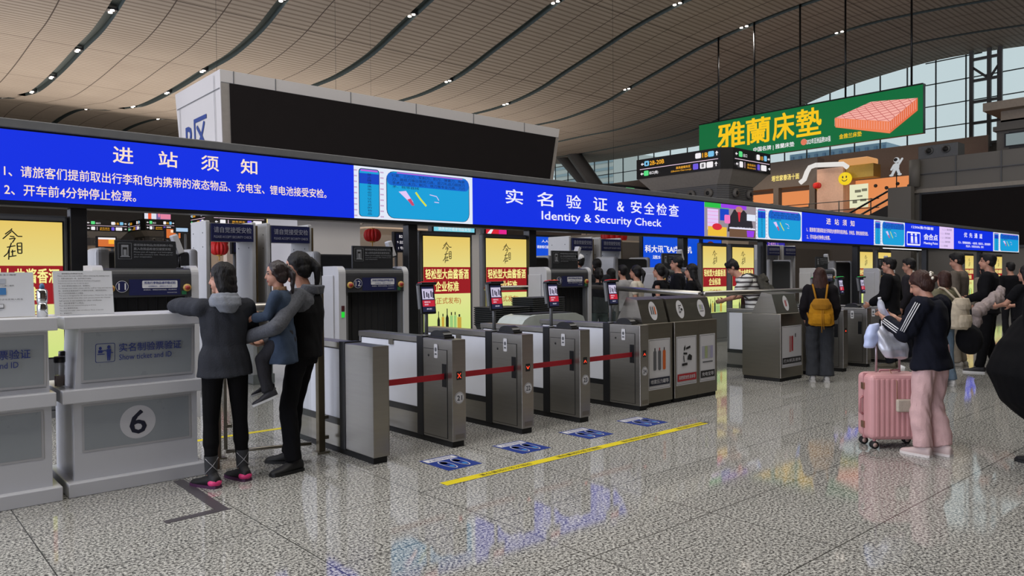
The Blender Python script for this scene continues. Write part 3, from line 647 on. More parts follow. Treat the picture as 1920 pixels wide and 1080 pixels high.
t=thing('metal_flask','shiny chrome cylindrical flask on the left counter beside the notice',"flask",(1.005,6.13,1.29)); b=MB(); b.lathe([(.034,0),(.034,.075),(.03,.085),(.03,.1)],(0,0,0),chrome); b.lathe([(.03,.1),(.034,.11),(.034,.185),(.02,.2)],(0,0,0),chrome); b.build('flask_body',t); b=MB(); b.lathe([(.014,.2),(.017,.215),(.012,.232),(.004,.238)],(0,0,0),mat('blue_cap',(70,110,150),noise_amt=0)); b.build('cap',t)
t=thing('tea_bottle','clear glass tea bottle with black lid and amber tea on the counter ledge','bottle',(1.135,6.30,.765)); b=MB(); b.lathe([(.03,.0),(.036,.006),(.036,.15),(.032,.165),(.032,.18)],(0,0,0),mat('bottle_glass',(210,215,215),rough=.05,alpha=.35,noise_amt=0)); b.build('glass_body',t); b=MB(); b.lathe([(.031,.008),(.033,.012),(.033,.085)],(0,0,0),mat('amber_tea',(110,56,22),rough=.1,noise_amt=0)); b.build('tea',t); b=MB(); b.lathe([(.036,.18),(.038,.184),(.038,.218),(.034,.224)],(0,0,0),black); b.build('lid',t)
t=thing('thermos_cup','dark thermos cup standing behind the tea bottle on the ledge','cup',(1.20,6.50,.765)); b=MB(); b.lathe([(.03,0),(.034,.01),(.034,.2)],(0,0,0),dark_grey); b.build('cup_body',t); b=MB(); b.lathe([(.036,.2),(.036,.24),(.03,.246)],(0,0,0),black); b.build('lid',t)
# ================================================================ RAILS AND GLASS BARRIERS
def barrier(name,pts,label,posts=(),glassed=True,r=.04):
    o=V((pts[0][0],pts[0][1],0)); t=thing(name,label,'barrier',o)
    P=[V(p)-o for p in pts]
    b=MB(); b.tube(P,r,steel,14); b.build('handrail',t)
    for i,q in enumerate(posts):
        b=MB(); x=V(q)-o; b.box(x.x-.025,x.x+.025,x.y-.02,x.y+.02,0,q[2],steel_dark,.004); b.box(x.x-.06,x.x+.06,x.y-.05,x.y+.05,0,.012,steel_dark); b.build('post',t)
    if glassed:
        for a,c in zip(P[:-1],P[1:]):
            d=(c-a).normalized(); a2=a+d*.06; c2=c-d*.06; n=d.cross(V((0,0,1)))*.005
            b=MB(); b.add([a2-n-V((0,0,a2.z-.12)),c2-n-V((0,0,c2.z-.12)),c2-n-V((0,0,.18)),a2-n-V((0,0,.18)),a2+n-V((0,0,a2.z-.12)),c2+n-V((0,0,c2.z-.12)),c2+n-V((0,0,.18)),a2+n-V((0,0,.18))],[(0,1,2,3),(7,6,5,4),(0,4,5,1),(1,5,6,2),(2,6,7,3),(3,7,4,0)],clear_glass); b.build('glass_panel',t)
    return t
barrier('glass_barrier',[(2.30,6.5,1.30),(3.10,6.12,1.30)],'glass barrier with steel rail between counter 6 and the gates',[(2.34,6.48,1.30)])
t=thing('door_post','tall brass-toned post with lock fittings beside the man holding a child','post',(3.09,6.06,0)); b=MB(); b.box(-.03,.03,-.03,.03,0,1.42,mat('bronze_post',(106,98,80),rough=.35,metal=.8),.004); b.box(-.06,.06,-.055,.055,0,.02,steel_dark); b.box(.03,.07,-.02,.02,.3,.33,steel_dark); b.box(.03,.07,-.02,.02,.12,.15,steel_dark); b.build('post_body',t)
t=thing('glass_gate','frameless glass gate with steel bottom frame behind the two adults at counter 6','gate',(2.36,6.30,0)); b=MB(); b.tube([(0,.05,.08),(.68,-.16,.08)],.016,steel_dark,8); b.tube([(0,.05,.10),(0,.05,1.15)],.016,steel_dark,8); b.tube([(0,.05,.30),(.05,.035,.30)],.02,steel_dark,8); b.build('frame',t); b=MB(); b.add([(.02,.046,.1),(.66,-.155,.1),(.66,-.155,1.15),(.02,.046,1.15)],[(0,1,2,3)],clear_glass); b.build('glass_panel',t)
b=MB(); b.box(2.20,2.225,6.12,6.2,0,.62,mat('brown_board',(92,74,62),rough=.6)); tag(b.build('wood_board'),'narrow brown board standing at the right end of counter 6','board')
A=(7.66,9.3,1.36); B=(10.05,9.3,1.36)
barrier('glass_barrier',[A,B],'glass barrier with round steel handrail in front of the second yellow advert',[(7.7,9.3,1.36),(9.15,9.3,1.36),(9.95,9.3,1.36)])
C=(9.0,6.15,1.28); D=(12.1,6.15,1.28)
barrier('glass_barrier',[(10.1,9.22,1.35),C],'glass barrier slanting from the queue towards the steel bins',[(9.85,8.4,1.33),(9.1,6.45,1.28)])
barrier('glass_barrier',[(9.05,6.12,1.28),D],'steel handrail running left to right behind the lone bin',[(11.95,6.12,1.28)])
# ================================================================ BAGGAGE X-RAY MACHINES
curtain=mat('black_curtain',(7,7,9),rough=.8)
def xray(num,label,X,sign=True):
    Y=8.6; t=thing('baggage_scanner',label,'baggage scanner',(X,Y,0),0,'baggage x-ray scanners in the security line')
    # portal: rounded white cheek frames either side of the dark hood
    def arch(x0,x1,y0,y1,z1,r,m,b,open_z=None):
        pts=[(y0,.0),(y0,z1-r)]+[(y0+r*(1-math.cos(a)),z1-r+r*math.sin(a)) for a in [PI/2*k/6 for k in range(1,7)]]+[(y1,z1),(y1,0)]
        b.prism(pts,x0,x1,m,'x')
    b=MB(); arch(0,.10,.0,.42,1.70,.10,off_white,b); b.build('side_frame',t); b=MB(); arch(.98,1.06,.0,.42,1.70,.10,off_white,b); b.build('side_frame',t)
    b=MB(); b.box(-.02,0,.12,.42,.1,1.58,off_white,.008); b.build('side_panel',t)
    b=MB(); pts=[(.0,1.36),(.0,1.58)]+[(.08*(1-math.cos(a)),1.58+.09*math.sin(a)) for a in [PI/2*k/5 for k in range(1,6)]]+[(.42,1.67),(.42,1.36)]
    b.prism(pts,.10,.98,dark_grey,'x'); b.box(.10,.98,.03,.42,0,.32,dark_grey); b.box(.10,.14,.02,.42,.32,1.36,grey_metal); b.box(.94,.98,.02,.42,.32,1.36,grey_metal); b.build('hood',t)
    b=MB(); b.box(.14,.94,.10,.14,.32,1.36,curtain)
    for k in range(8): b.box(.14+k*.1,.142+k*.1,.092,.1,.34,1.36,dark_grey)
    b.build('curtain',t)
    d=MB(); p=Pl(d,(0,0,0),*XF,step=.0015,lift=.002)
    p.rect(.34,1.38,.86,1.55,sign_blue)
    p.rrect(.47,1.455,.83,1.535,.012,ink_white); p.text('所有行李物品请平稳过机',.49,1.497,.32,.03,ink_blue,.01); p.text('如需要拖运，请联系工作人员',.53,1.465,.24,.018,ink_blue); p.text('谢谢配合，请看管好随身物品。请注意安全',.48,1.43,.34,.014,ink_white); p.text('请收好您的物品',.72,1.40,.1,.01,ink_white)
    p.oval(.27,1.475,.062,.062,ink_white); p.oval(.27,1.475,.057,.057,sign_blue); p.text(num,.233,1.44,.074,.07,ink_white,.01)
    p.rect(.87,1.38,.92,1.42,mat('green_tag',(30,100,60),noise_amt=0)); d.build('lane_sign',t)
    d=MB()
    for x in (.16,.93): 
        d.cyl((x,-.02,1.455),(x,.0,1.455),.042,mat('button_ring',(176,140,60),rough=.4),16); d.cyl((x,-.035,1.455),(x,-.018,1.455),.026,mat('button_red',(150,40,30),rough=.4),14)
    d.build('emergency_button',t)
    d=MB(); d.box(.035,.075,-.008,0,1.12,1.19,mat('lamp_off_red',(70,16,20),noise_amt=0)); d.box(.035,.075,-.008,0,1.04,1.11,glow('lamp_green',(30,200,50),1.1)); d.build('signal_light',t)
    # taller tunnel housing behind
    b=MB(); b.box(.46,1.46,1.42,1.95,0,1.90,dark_grey,.05,None,3); b.box(.34,.50,1.40,1.95,0,1.94,off_white,.06,None,3); b.box(1.42,1.54,1.40,1.95,0,1.94,off_white,.05,None,3); b.build('rear_housing',t); b=MB(); b.box(.12,1.0,.42,.62,0,.34,dark_grey); b.build('roller_bed',t)
    # roller bed in front
    b=MB(); b.box(.16,.92,-.02,.1,.3,.36,steel_dark); b.build('belt_end',t)
    return t
def xsign(X,label,cams=True):
    t=thing('notice_board',label,'sign board',(X,8.72,1.67)); b=MB(); b.box(0,.62,0,.03,.0,.30,mat('black_sign_board',(24,26,30),rough=.5),.003); p=Pl(b,(0,-.001,0),*XF,step=.0015,lift=.002); ink_grey=mat('board_grey_print',(128,130,134),noise_amt=0)
    p.line([(.03,.10),(.16,.10),(.16,.27),(.03,.27),(.03,.10)],.003,ink_grey); p.rect(.06,.135,.13,.25,ink_grey); p.rect(.072,.14,.118,.225,ink_black); p.rect(.08,.14,.11,.20,ink_grey); p.poly([(.045,.12),(.145,.12),(.13,.135),(.06,.135)],ink_grey)
    p.text('请将随身物品(包括斜挎小包)',.18,.235,.40,.03,ink_grey,.012); p.text('放入危险品检查仪接受安检',.18,.195,.38,.03,ink_grey,.012); p.text('Please put all luggage and belongings',.18,.165,.40,.018,ink_grey,.008); p.text('on to the conveyor belt. Thank you for',.18,.138,.40,.018,ink_grey,.008); p.text('your cooperation',.18,.113,.18,.018,ink_grey,.008)
    b.build('board',t)
def camera_thing(x,y,z,label,tilt=-25,yaw=0):
    t=thing('security_camera',label,'camera',(x,y,z)); b=MB(); b.cyl((0,0,0),(0,0,.16),.012,black,8); b.cyl((0,0,.0),(0,0,.012),.04,black,12); b.tube([(0,0,.16),(-.02,-.02,.24)],.012,black,8); b.build('bracket',t)
    M=Matrix.Translation((-.04,-.03,.28))@Matrix.Rotation(math.radians(yaw),4,'Z')@Matrix.Rotation(math.radians(tilt),4,'Y')
    b=MB(); b.box(-.035,.035,-.05,.05,-.12,.10,off_white,.012,M); b.box(-.028,.028,-.042,.042,-.13,-.118,black,0,M); b.build('camera_body',t)
WH={'11': 'the scanner behind counter 6', '12': 'the scanner left of the first middle advert', '13': 'the scanner right of the second yellow advert', '14': 'the scanner behind the queue', '15': 'the first distant scanner above the striped shirt', '16': 'the second distant scanner left of the far adverts'}
XR=[(1.86,'11','baggage scanner numbered 11 behind counter 6'),(4.66,'12','baggage scanner numbered 12 left of the first middle advert, green lamp on its frame'),(8.36,'13','baggage scanner numbered 13 right of the second yellow advert'),(11.3,'14','baggage scanner 14 behind the queue of people, left of the third advert'),(17.4,'15','distant pale baggage scanner 15 above the traveller with striped shirt'),(21.0,'16','distant pale baggage scanner 16 left of the far advert pair')]
for X,n,l in XR:
    xray(n,l,X); xsign(X+(.24 if n!='12' else .27),'black notice board standing on '+WH[n])
    camera_thing(X+.92,8.8,1.67,'white security camera on top of '+WH[n],-20 if n!='13' else 25)
# walk-through metal detectors
def detector(x,label):
    t=thing('metal_detector',label,'metal detector',(x,10.65,0),0,'walk-through metal detectors')
    for dx in (0,.66):
        b=MB(); b.box(dx,dx+.06,0,.62,.12,2.37,off_white,.015); b.box(dx+.06,dx+.085,.0,.62,.1,2.32,mat('bronze_trim',(120,104,76),rough=.35,metal=.7)) if dx else b.box(dx+.06,dx+.07,.0,.05,.1,2.32,grey_metal); 
        for y in (.12,.5):
            for z in (2.0,2.2): b.cyl((dx-.004,y,z),(dx+.002,y,z),.01,ink_grey,8)
        b.build('side_panel',t)
        b=MB(); b.box(dx-.02,dx+.09,-.03,.65,0,.14,grey_metal,.01); b.build('foot',t)
    b=MB(); b.box(.06,.68,.02,.6,2.10,2.34,grey_metal,.01); b.build('header',t)
    b=MB(); b.box(.07,.67,-.03,-.001,2.08,2.33,sign_blue); p=Pl(b,(0,-.031,0),*XF,step=.002,lift=.003); DT=mat('sign_grey_print',(150,152,168),noise_amt=0); p.text('请自觉接受安检',.10,2.20,.54,.085,DT,.012); p.text('PLEASE ACCEPT SECURITY CHECK',.10,2.125,.54,.035,DT,.006); b.build('sign_panel',t)
    return t
d0=detector(3.72,'walk-through metal detector behind the woman in the grey hoodie')
for x,l in ((4.60,'walk-through metal detector directly behind the man holding a child'),(11.0,'walk-through metal detector behind the queue, left of two'),(11.92,'walk-through metal detector behind the queue, right of two'),(18.7,'far walk-through metal detector above the traveller in a striped shirt, left one'),(19.6,'far walk-through metal detector above the traveller in a striped shirt, right one')): dup(d0,(x,10.65,0),l)
# conveyors with trays
def conveyor(x,y,L,label,e=0,dp=.7):
    t=thing('conveyor_table',label,'conveyor',(x,y,0)); b=MB(); b.prism([(0,.1),(0,.6+e),(.04,.68+e),(.09,.74+e),(.17,.78+e),(.3,.80+e),(L-.2,.80+e),(L-.05,.75+e),(L,.64+e),(L,.1)],0,dp,mat('conveyor_shell',(176,182,176),rough=.35),'y'); b.build('shell',t)
    b=MB(); b.box(.1,L-.1,.05,dp-.05,0,.1,grey_metal); b.build('base',t); b=MB(); b.box(.25,L-.2,.06,dp-.06,.80+e,.81+e,rubber); b.build('belt',t)
conveyor(6.45,7.7,1.85,'pale rounded conveyor table behind gates 22 and 23'); conveyor(6.45,7.14,1.25,'taller pale rounded conveyor end directly behind gates 22 and 23',.24,.5)
tray_m=mat('tray_plastic',(34,36,36),rough=.5); tr=None
k=0
for (x,y,n,l) in ((7.0,7.8,9,'front stack of trays on the conveyor'),(7.72,7.8,13,'taller right stack of trays on the conveyor')):
    for i in range(n):
        z=.812+i*.03
        if tr is None:
            b=MB(); b.box(-.3,.3,-.21,.21,0,.012,tray_m,.004); b.box(-.33,.33,-.24,.24,.05,.066,tray_m,.006); b.add([(-.3,-.21,.0),(.3,-.21,.0),(.3,.21,0),(-.3,.21,0),(-.32,-.23,.055),(.32,-.23,.055),(.32,.23,.055),(-.32,.23,.055)],[(0,1,5,4),(1,2,6,5),(2,3,7,6),(3,0,4,7)],tray_m); tr=b.build('plastic_tray'); o=tr
        else: o=tr.copy(); COL.objects.link(o)
        o.location=(x,y+.33,z); tag(o,'black plastic security tray in the '+l,'tray','black security trays stacked behind gate 22')
# ================================================================ B ZONE SCREEN BOX
clad=mat('pale_cladding',(196,192,190),rough=.5,noise_amt=.03,scale=.8); cladg=mat('grey_cladding',(140,134,128),rough=.5); dark_led=mat('switched_off_led',(34,31,31),rough=.9,noise_amt=.05,scale=3,spec=.05)
t=thing('screen_pavilion','huge pale cube with a dark switched-off screen above the banner','pavilion',(6.3,17,0))
b=MB(); v=[(.06,0,3.5),(10.3,0,3.5),(10.3,2.65,3.5),(.06,2.65,3.5),(0,0,6.28),(10.85,0,6.28),(10.85,3.1,6.28),(0,3.1,6.28)]
b.add(v,[(0,3,2,1),(4,5,6,7),(0,1,5,4),(1,2,6,5),(2,3,7,6),(3,0,4,7)],clad); b.build('shell',t)
b=MB(); b.quad((.07,-.03,3.5),(.25,-.03,3.5),(.22,-.03,5.98),(.01,-.03,5.98),cladg); b.quad((10.12,-.03,3.5),(10.29,-.03,3.5),(10.78,-.03,5.98),(10.62,-.03,5.98),cladg)
b.box(0.02,10.8,-.015,-.002,5.98,6.0,ink_grey)
for x in (.3,1.3,3.3,5.3,7.3,9.3): b.box(x,x+.015,-.012,-.001,5.98,6.28,ink_grey)
b.build('corner_trim',t)
b=MB(); b.add([(.24,-.06,3.6),(10.14,-.06,3.6),(10.62,-.06,5.98),(.20,-.06,5.98),(.24,.0,3.6),(10.14,.0,3.6),(10.62,.0,5.98),(.20,.0,5.98)],[(0,1,2,3),(0,4,5,1),(1,5,6,2),(2,6,7,3),(3,7,4,0)],dark_led); b.build('dark_screen',t)
b=MB(); up_=V((-.0216,0,1)).normalized(); p=Pl(b,(.06,3.1,3.5),(0,-1,0),up_,lift=.01,step=.004); p.text('B区',.72,.99,1.5,.94,mat('blue_sign_letter',(28,58,128),rough=.5,noise_amt=0),.015)
for z in (2.35,): p.rect(.15,z,3.08,z+.02,ink_grey)
p.rect(.35,0,.37,2.35,ink_grey); p.rect(2.75,0,2.77,2.7,ink_grey); b.build('side_lettering',t)
b=MB(); b.box(2.2,4.0,.8,2.6,0,3.5,clad); b.build('support_pier',t); b=MB(); b.box(7.5,9.0,.8,2.6,0,3.5,clad); b.build('support_pier',t)
# ================================================================ WAYFINDING KIOSKS
louv=mat('louvre_grey',(112,108,104),rough=.6); beige=mat('kiosk_plaster',(196,178,160),rough=.8,noise_amt=.03); soff=mat('kiosk_soffit',(150,144,138),rough=.6)
sgn=mat('sign_black',(12,11,14),rough=.35,noise_amt=0); sw=glow('sign_white',(240,236,240)); sy=glow('sign_yellow',(250,178,50)); sb=glow('sign_blue_icon',(120,190,230)); sg=glow('sign_green_icon',(90,220,130)); sp_=glow('sign_purple_icon',(110,90,220)); spk=glow('sign_pink_line',(235,205,225))
def arrow(p,cx,cy,s,d,m):
    if d=='l': p.poly([(cx-s,cy),(cx,cy+s*.8),(cx,cy-s*.8)],m); p.k-=p.st; p.rect(cx-.05*s,cy-s*.22,cx+s,cy+s*.22,m)
    elif d=='r': p.poly([(cx+s,cy),(cx,cy-s*.8),(cx,cy+s*.8)],m); p.k-=p.st; p.rect(cx-s,cy-s*.22,cx+.05*s,cy+s*.22,m)
    else: p.poly([(cx,cy+s),(cx-s*.8,cy),(cx+s*.8,cy)],m); p.k-=p.st; p.rect(cx-s*.22,cy-s,cx+s*.22,cy+.05*s,m)
def sign_face(p,w,h,kind):
    p.rect(w*.04,h*.47,w*.97,h*.50,spk)
    if kind=='main':
        arrow(p,w*.075,h*.74,h*.10,'l',sw); p.rrect(w*.10,h*.62,w*.16,h*.88,.06,sb); p.rect(w*.12,h*.68,w*.14,h*.8,sgn); p.text('2B-20B',w*.17,h*.63,w*.18,h*.22,sy,.02)
        p.rrect(w*.72,h*.62,w*.785,h*.88,.06,sw); p.text('1B',w*.80,h*.63,w*.06,h*.22,sy,.02); p.rrect(w*.865,h*.62,w*.93,h*.88,.06,sb); arrow(p,w*.96,h*.75,h*.11,'u',sw)
        arrow(p,w*.075,h*.24,h*.10,'l',sw); p.rrect(w*.10,h*.12,w*.16,h*.38,.06,sg); p.text('出口(南)',w*.17,h*.14,w*.11,h*.18,sw,.02)
        p.text('商务座候车区',w*.50,h*.24,w*.17,h*.13,sy,.02); p.text('(S)Business Class Lounge',w*.44,h*.10,w*.24,h*.10,sy,.01); p.rrect(w*.70,h*.10,w*.76,h*.38,.05,sp_); p.rrect(w*.78,h*.10,w*.845,h*.38,.05,sw); p.rrect(w*.855,h*.10,w*.925,h*.38,.05,sw); p.rect(w*.80,h*.15,w*.81,h*.33,sgn); p.rect(w*.815,h*.15,w*.825,h*.33,sgn); arrow(p,w*.96,h*.24,h*.11,'u',sw)
    else:
        arrow(p,w*.08,h*.72,h*.10,'l',sw); p.rrect(w*.14,h*.60,w*.23,h*.86,.06,sg); p.text('出口',w*.25,h*.62,w*.10,h*.16,sw); p.rrect(w*.60,h*.60,w*.69,h*.86,.06,sw); p.text('1B',w*.70,h*.62,w*.08,h*.18,sy); p.rrect(w*.80,h*.60,w*.88,h*.86,.06,sb); arrow(p,w*.93,h*.72,h*.10,'r',sw)
        arrow(p,w*.08,h*.24,h*.10,'l',sw); p.rrect(w*.14,h*.10,w*.23,h*.38,.06,sw); p.rect(w*.27,h*.10,w*.28,h*.38,spk); p.text('商务候车',w*.34,h*.22,w*.22,h*.12,sy); p.text('Business',w*.34,h*.10,w*.22,h*.09,sy); p.rrect(w*.60,h*.10,w*.67,h*.38,.05,sp_); p.rrect(w*.70,h*.10,w*.85,h*.38,.05,sw); arrow(p,w*.93,h*.24,h*.10,'r',sw)
def kiosk(x,y,lx,ly,zs,hs,label,screen_h=0,noz=4,s=1.0,body=beige):
    """corner (x,y); left face runs +Y, front face runs +X; sign from zs to zs+hs"""
    t=thing('wayfinding_kiosk',label,'kiosk',(x,y,0)); ch=.4*s
    def ring(e,z): return [(e+ch,e,z),(lx-e,e,z),(lx-e,ly-e,z),(e,ly-e,z),(e,e+ch,z)]
    def band(b,e0,z0,e1,z1,m,cap=True):
        a=ring(e0,z0);c=ring(e1,z1); n=5; b.add(a+c,[(i,(i+1)%n,n+(i+1)%n,n+i) for i in range(n)]+([tuple(range(n-1,-1,-1)),tuple(range(n,2*n))] if cap else []),m)
    b=MB(); band(b,0,zs,0,zs+hs,sgn); b.build('sign_box',t)
    b=MB(); p=Pl(b,(0,ly-.02,zs),*XL,step=.004,lift=.01); sign_face(p,ly-ch,hs,'main'); p=Pl(b,(ch,0,zs),*XF,step=.004,lift=.01); sign_face(p,lx-ch,hs,'side'); b.build('sign_face',t)
    b=MB(); band(b,.55*s,zs-.62*s,0.05,zs,soff); b.build('soffit',t)
    b=MB(); band(b,.6*s,zs-1.35*s,.6*s,zs-.62*s,louv)
    z=zs-1.32*s
    while z<zs-.64*s: band(b,.57*s,z,.57*s,z+.03,ink_grey); z+=.085*s
    b.build('louvre_band',t)
    b=MB(); zc_=zs-1.0*s
    for k in range(noz):
        yk=.6*s+ch+.4+k*(ly-1.2*s-ch-.8)/max(1,noz-1); 
        b.cyl((.56*s-.12,yk,zc_),(.6*s,yk,zc_),.21*s,louv,18); b.cyl((.56*s-.125,yk,zc_),(.56*s-.118,yk,zc_),.10*s,ink_black,14)
    for k in range(2):
        xk=.6*s+ch+.45+k*(lx-1.2*s-ch-.9); b.cyl((xk,.56*s-.12,zc_),(xk,.6*s,zc_),.21*s,louv,18); b.cyl((xk,.56*s-.125,zc_),(xk,.56*s-.118,zc_),.10*s,ink_black,14)
    b.build('air_nozzle',t)
    b=MB(); band(b,.75*s,0,.75*s,zs-1.35*s,body); b.build('body',t)
    if screen_h:
        b=MB(); b.box(.3,lx-.4,.1,.5,zs+hs,zs+hs+screen_h,sgn); p=Pl(b,(.3,.1,zs+hs),*XF,step=.004,lift=.01); w_=lx-.7; p.rect(.05,.05,w_-.05,screen_h-.05,glow('advert_dusk',(120,100,150))); p.rect(.05,.05,w_*.45,screen_h-.3,glow('advert_letters',(220,222,235))); p.rect(w_*.15,.05,w_*.27,screen_h-.35,glow('advert_orange',(235,90,50))); p.rect(w_*.6,.1,w_-.05,screen_h*.5,glow('advert_rose',(225,130,160))); p.oval(w_*.55,screen_h*.5,w_*.04,screen_h*.3,glow('advert_pink',(235,120,150))); p.text('健康中国',w_*.72,screen_h*.7,w_*.2,screen_h*.14,sw)
        b.build('top_screen',t)
    return t
kiosk(30,18.95,3.7,5.3,6.43,.98,'large wayfinding kiosk with 2B-20B sign left of the green mattress screen')
kiosk(24.4,90,3.6,5.5,7.05,1.25,'distant wayfinding kiosk with lit advert screen above scanner 11',1.3,3)
kiosk(ony(388,410,70).x,70,6.0,4.5,6.5,1.45,'distant wide wayfinding kiosk peeking above the metal detectors',0,3)
kiosk(ony(150,430,80).x,80,4.2,3.4,6.2,1.1,'distant wayfinding kiosk behind the banner post at left',0,3)
kiosk(34,58,9.0,6.0,8.2,1.4,'distant beige kiosk with round air nozzles between scanner 12 and the adverts',0,6,1.5)
kiosk(48,42,14.0,5.0,8.0,1.4,'distant kiosk with air nozzles above scanner 13 and the queue',0,6,1.4)
kiosk(3.5,70,3.5,3.0,5.4,1.1,'far wayfinding kiosk at the left edge behind the yellow advert',0,2)
# ================================================================ GREEN MATTRESS SCREEN
XG=45; yL=30.75; yR=16.05; zb,zt_=9.4,12.1; wg=yL-yR; hg=zt_-zb
t=thing('hanging_screen','green hanging advert screen with yellow characters and a pink quilted mattress','advertising screen',(XG,yR,zb))
b=MB(); b.box(0.0,.35,0,wg,0,hg,dark_grey); b.box(-.05,.4,0,wg,hg,hg+.08,black); b.build('cabinet',t)
for k,pu in enumerate((1345,1412,1498,1583,1707)):
    y=onx(pu,215,XG).y-yR; b=MB(); b.cyl((.17,y,hg),(.17,y,zc(y+yR)+.3-zb),.06,black,8); b.build('hanger_rod',t)
b=MB(); G=glow('screen_green',(8,104,56)); Yl=glow('screen_yellow',(246,196,20)); b.quad((-.01,wg,0),(-.01,0,0),(-.01,0,hg),(-.01,wg,hg),G); p=Pl(b,(-.01,wg,0),*XL,step=.006,lift=.01)
gx=lambda u: yL-onx(u,230,XG).y
for ch_,u0,u1 in (('雅',1345,1397),('蘭',1399,1433+12),('床',1449,1490),('墊',1493,1541)): p.text(ch_,gx(u0),.80,gx(u1)-gx(u0),1.72,Yl,.025); p.k-=.006
p.up()
p.text('中国名牌 | 雅蘭床垫',gx(1413),.22,gx(1490)-gx(1413),.36,sw,.02); p.text('2023年亚洲品牌500强',gx(1513),.25,gx(1558)-gx(1513),.36,sw,.015); p.oval(gx(1508),.45,.2,.2,glow('badge_red',(220,120,90))); p.text('金雅兰床垫',10.0,.30,1.35,.3,Yl,.02)
mp,mo,md=glow('mattress_pink',(244,176,164)),glow('mattress_orange',(236,128,84)),glow('mattress_seam',(196,108,104))
T=[(9.75,1.62),(11.9,2.22),(14.45,1.98),(12.95,.90)]; 
p.poly([T[0],T[3],(12.95,.22),(9.78,1.05)],mo); p.poly([T[3],T[2],(14.45,1.28),(12.95,.22)],glow('mattress_side',(226,110,70))); p.poly([T[0],T[3],T[2],T[1]],mp)
def bil(u,v): a=V(T[0]).lerp(V(T[1]),u); c=V(T[3]).lerp(V(T[2]),u); q=a.lerp(c,v); return (q.x,q.y)
for k in range(-5,6):
    pts=[(u,u+k/5) for u in [i/10 for i in range(11)] if 0<=u+k/5<=1]
    if len(pts)>1: p.line([bil(*q) for q in pts],.035,md); p.k-=.006
    pts=[(u,1-u+k/5) for u in [i/10 for i in range(11)] if 0<=1-u+k/5<=1]
    if len(pts)>1: p.line([bil(*q) for q in pts],.035,md); p.k-=.006
p.up()
for k in range(22): 
    u=k/22; a=V(T[0]).lerp(V(T[3]),u); p.line([(a.x,a.y-.04),(a.x,a.y-.5)],.02,mp); p.k-=.006
for k in range(14):
    u=k/14; a=V(T[3]).lerp(V(T[2]),u); p.line([(a.x,a.y-.04),(a.x,a.y-.55)],.02,mp); p.k-=.006
b.build('screen',t)
# ================================================================ MEZZANINE SHOPS (X=50)
XS=50
def sq(pts): return [onx(u,v,XS) for u,v in pts]
def shopface(t,name,x,u0,v0,u1,v1,m,depth=1.0):
    a=onx(u0,v0,x);c=onx(u1,v1,x); b=MB(); b.box(0,depth,c.y-t.location.y,a.y-t.location.y,c.z,a.z,m); o=b.build(name,t); o.location.x=x-t.location.x; return o
warm=glow('shop_interior_glow',(224,138,82)); fasc=mat('shop_fascia',(104,96,90),rough=.7)
slab=mat('mezzanine_concrete',(128,120,112),rough=.8)
b=MB(); b.box(47.5,65,17,60,3.6,5.1,slab); o=b.build('floor_mezzanine'); struct(o,'mezzanine slab edge below the upper shops')
b=MB(); b.box(56,56.3,16,60,5.1,10.6,mat('upper_shop_wall',(112,102,94),rough=.8)); struct(b.build('wall_mezzanine'),'wall behind the upper shops')
t=thing('noodle_shop','upper shop with warm interior and small lit yellow characters on its fascia','shop',(XS,24.0,5.1))
def sb(t,name,x0,x1,y0,y1,z0,z1,m,bev=0):
    b=MB(); b.box(x0-t.location.x,x1-t.location.x,y0-t.location.y,y1-t.location.y,z0-t.location.z,z1-t.location.z,m,bev); return b.build(name,t)
sb(t,'fascia',50,51,24.6,33,7.75,9.6,fasc); 
b=MB(); b.quad((3.0,9,0),(3.0,.6,0),(3.0,.6,2.65),(3.0,9,2.65),warm); b.build('lit_back_wall',t)
for y in (25.0,27.7,31.5): sb(t,'pillar',50,50.5,y-.2,y+.2,5.1,7.75,fasc)
sb(t,'menu_screen',50.2,50.3,28.0,30.2,5.1,6.7,black); sb(t,'shelf',51.5,52.2,25.6,27.2,5.1,6.4,mat('shop_shelf',(90,90,84),rough=.7))
b=MB(); p=Pl(b,(0,9,0),*XL,step=.004,lift=.02); yy0=onx(1447,335,50).y; p.text('塔世家春汤十面',33-yy0,8.25-5.1,2.1,.42,glow('lit_yellow_letters',(250,226,130)),.03); o=b.build('lettering',t)
t=thing('tea_shop','upper drinks shop with white curved canopy, pink wall, orange roof and round smiling sign','shop',(XS,19.2,5.1))
sb(t,'side_wall',49.6,52,22.65,24.45,5.1,8.7,mat('pink_wall',(206,170,152),rough=.7))
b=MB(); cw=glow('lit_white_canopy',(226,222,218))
pts=[(25.6,7.9),(25.3,8.1),(25.1,8.6),(24.9,8.9),(24.5,9.0),(22.6,8.85),(22.3,8.6)]
b.tube([V((49.5-50,y-19.2,z-5.1)) for y,z in pts],.16,cw,12); b.build('white_canopy',t)
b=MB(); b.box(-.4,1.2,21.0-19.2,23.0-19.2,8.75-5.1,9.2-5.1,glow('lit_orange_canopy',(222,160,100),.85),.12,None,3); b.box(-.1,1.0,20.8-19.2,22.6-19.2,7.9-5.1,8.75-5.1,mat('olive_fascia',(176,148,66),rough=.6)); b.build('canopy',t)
b=MB(); c=onx(1585,335,49.4); 
b.cyl((49.3-50,c.y-19.2,c.z-5.1),(49.45-50,c.y-19.2,c.z-5.1),.42,glow('round_sign_yellow',(240,206,30)),24); p=Pl(b,(49.29-50,c.y-19.2,c.z-5.1),*XL,step=.004,lift=.01); p.oval(-.12,.1,.05,.08,sgn,12);p.oval(.12,.1,.05,.08,sgn,12); p.line([(-.18,-.06),(-.08,-.16),(.08,-.16),(.18,-.06)],.05,sgn); b.build('round_sign',t)
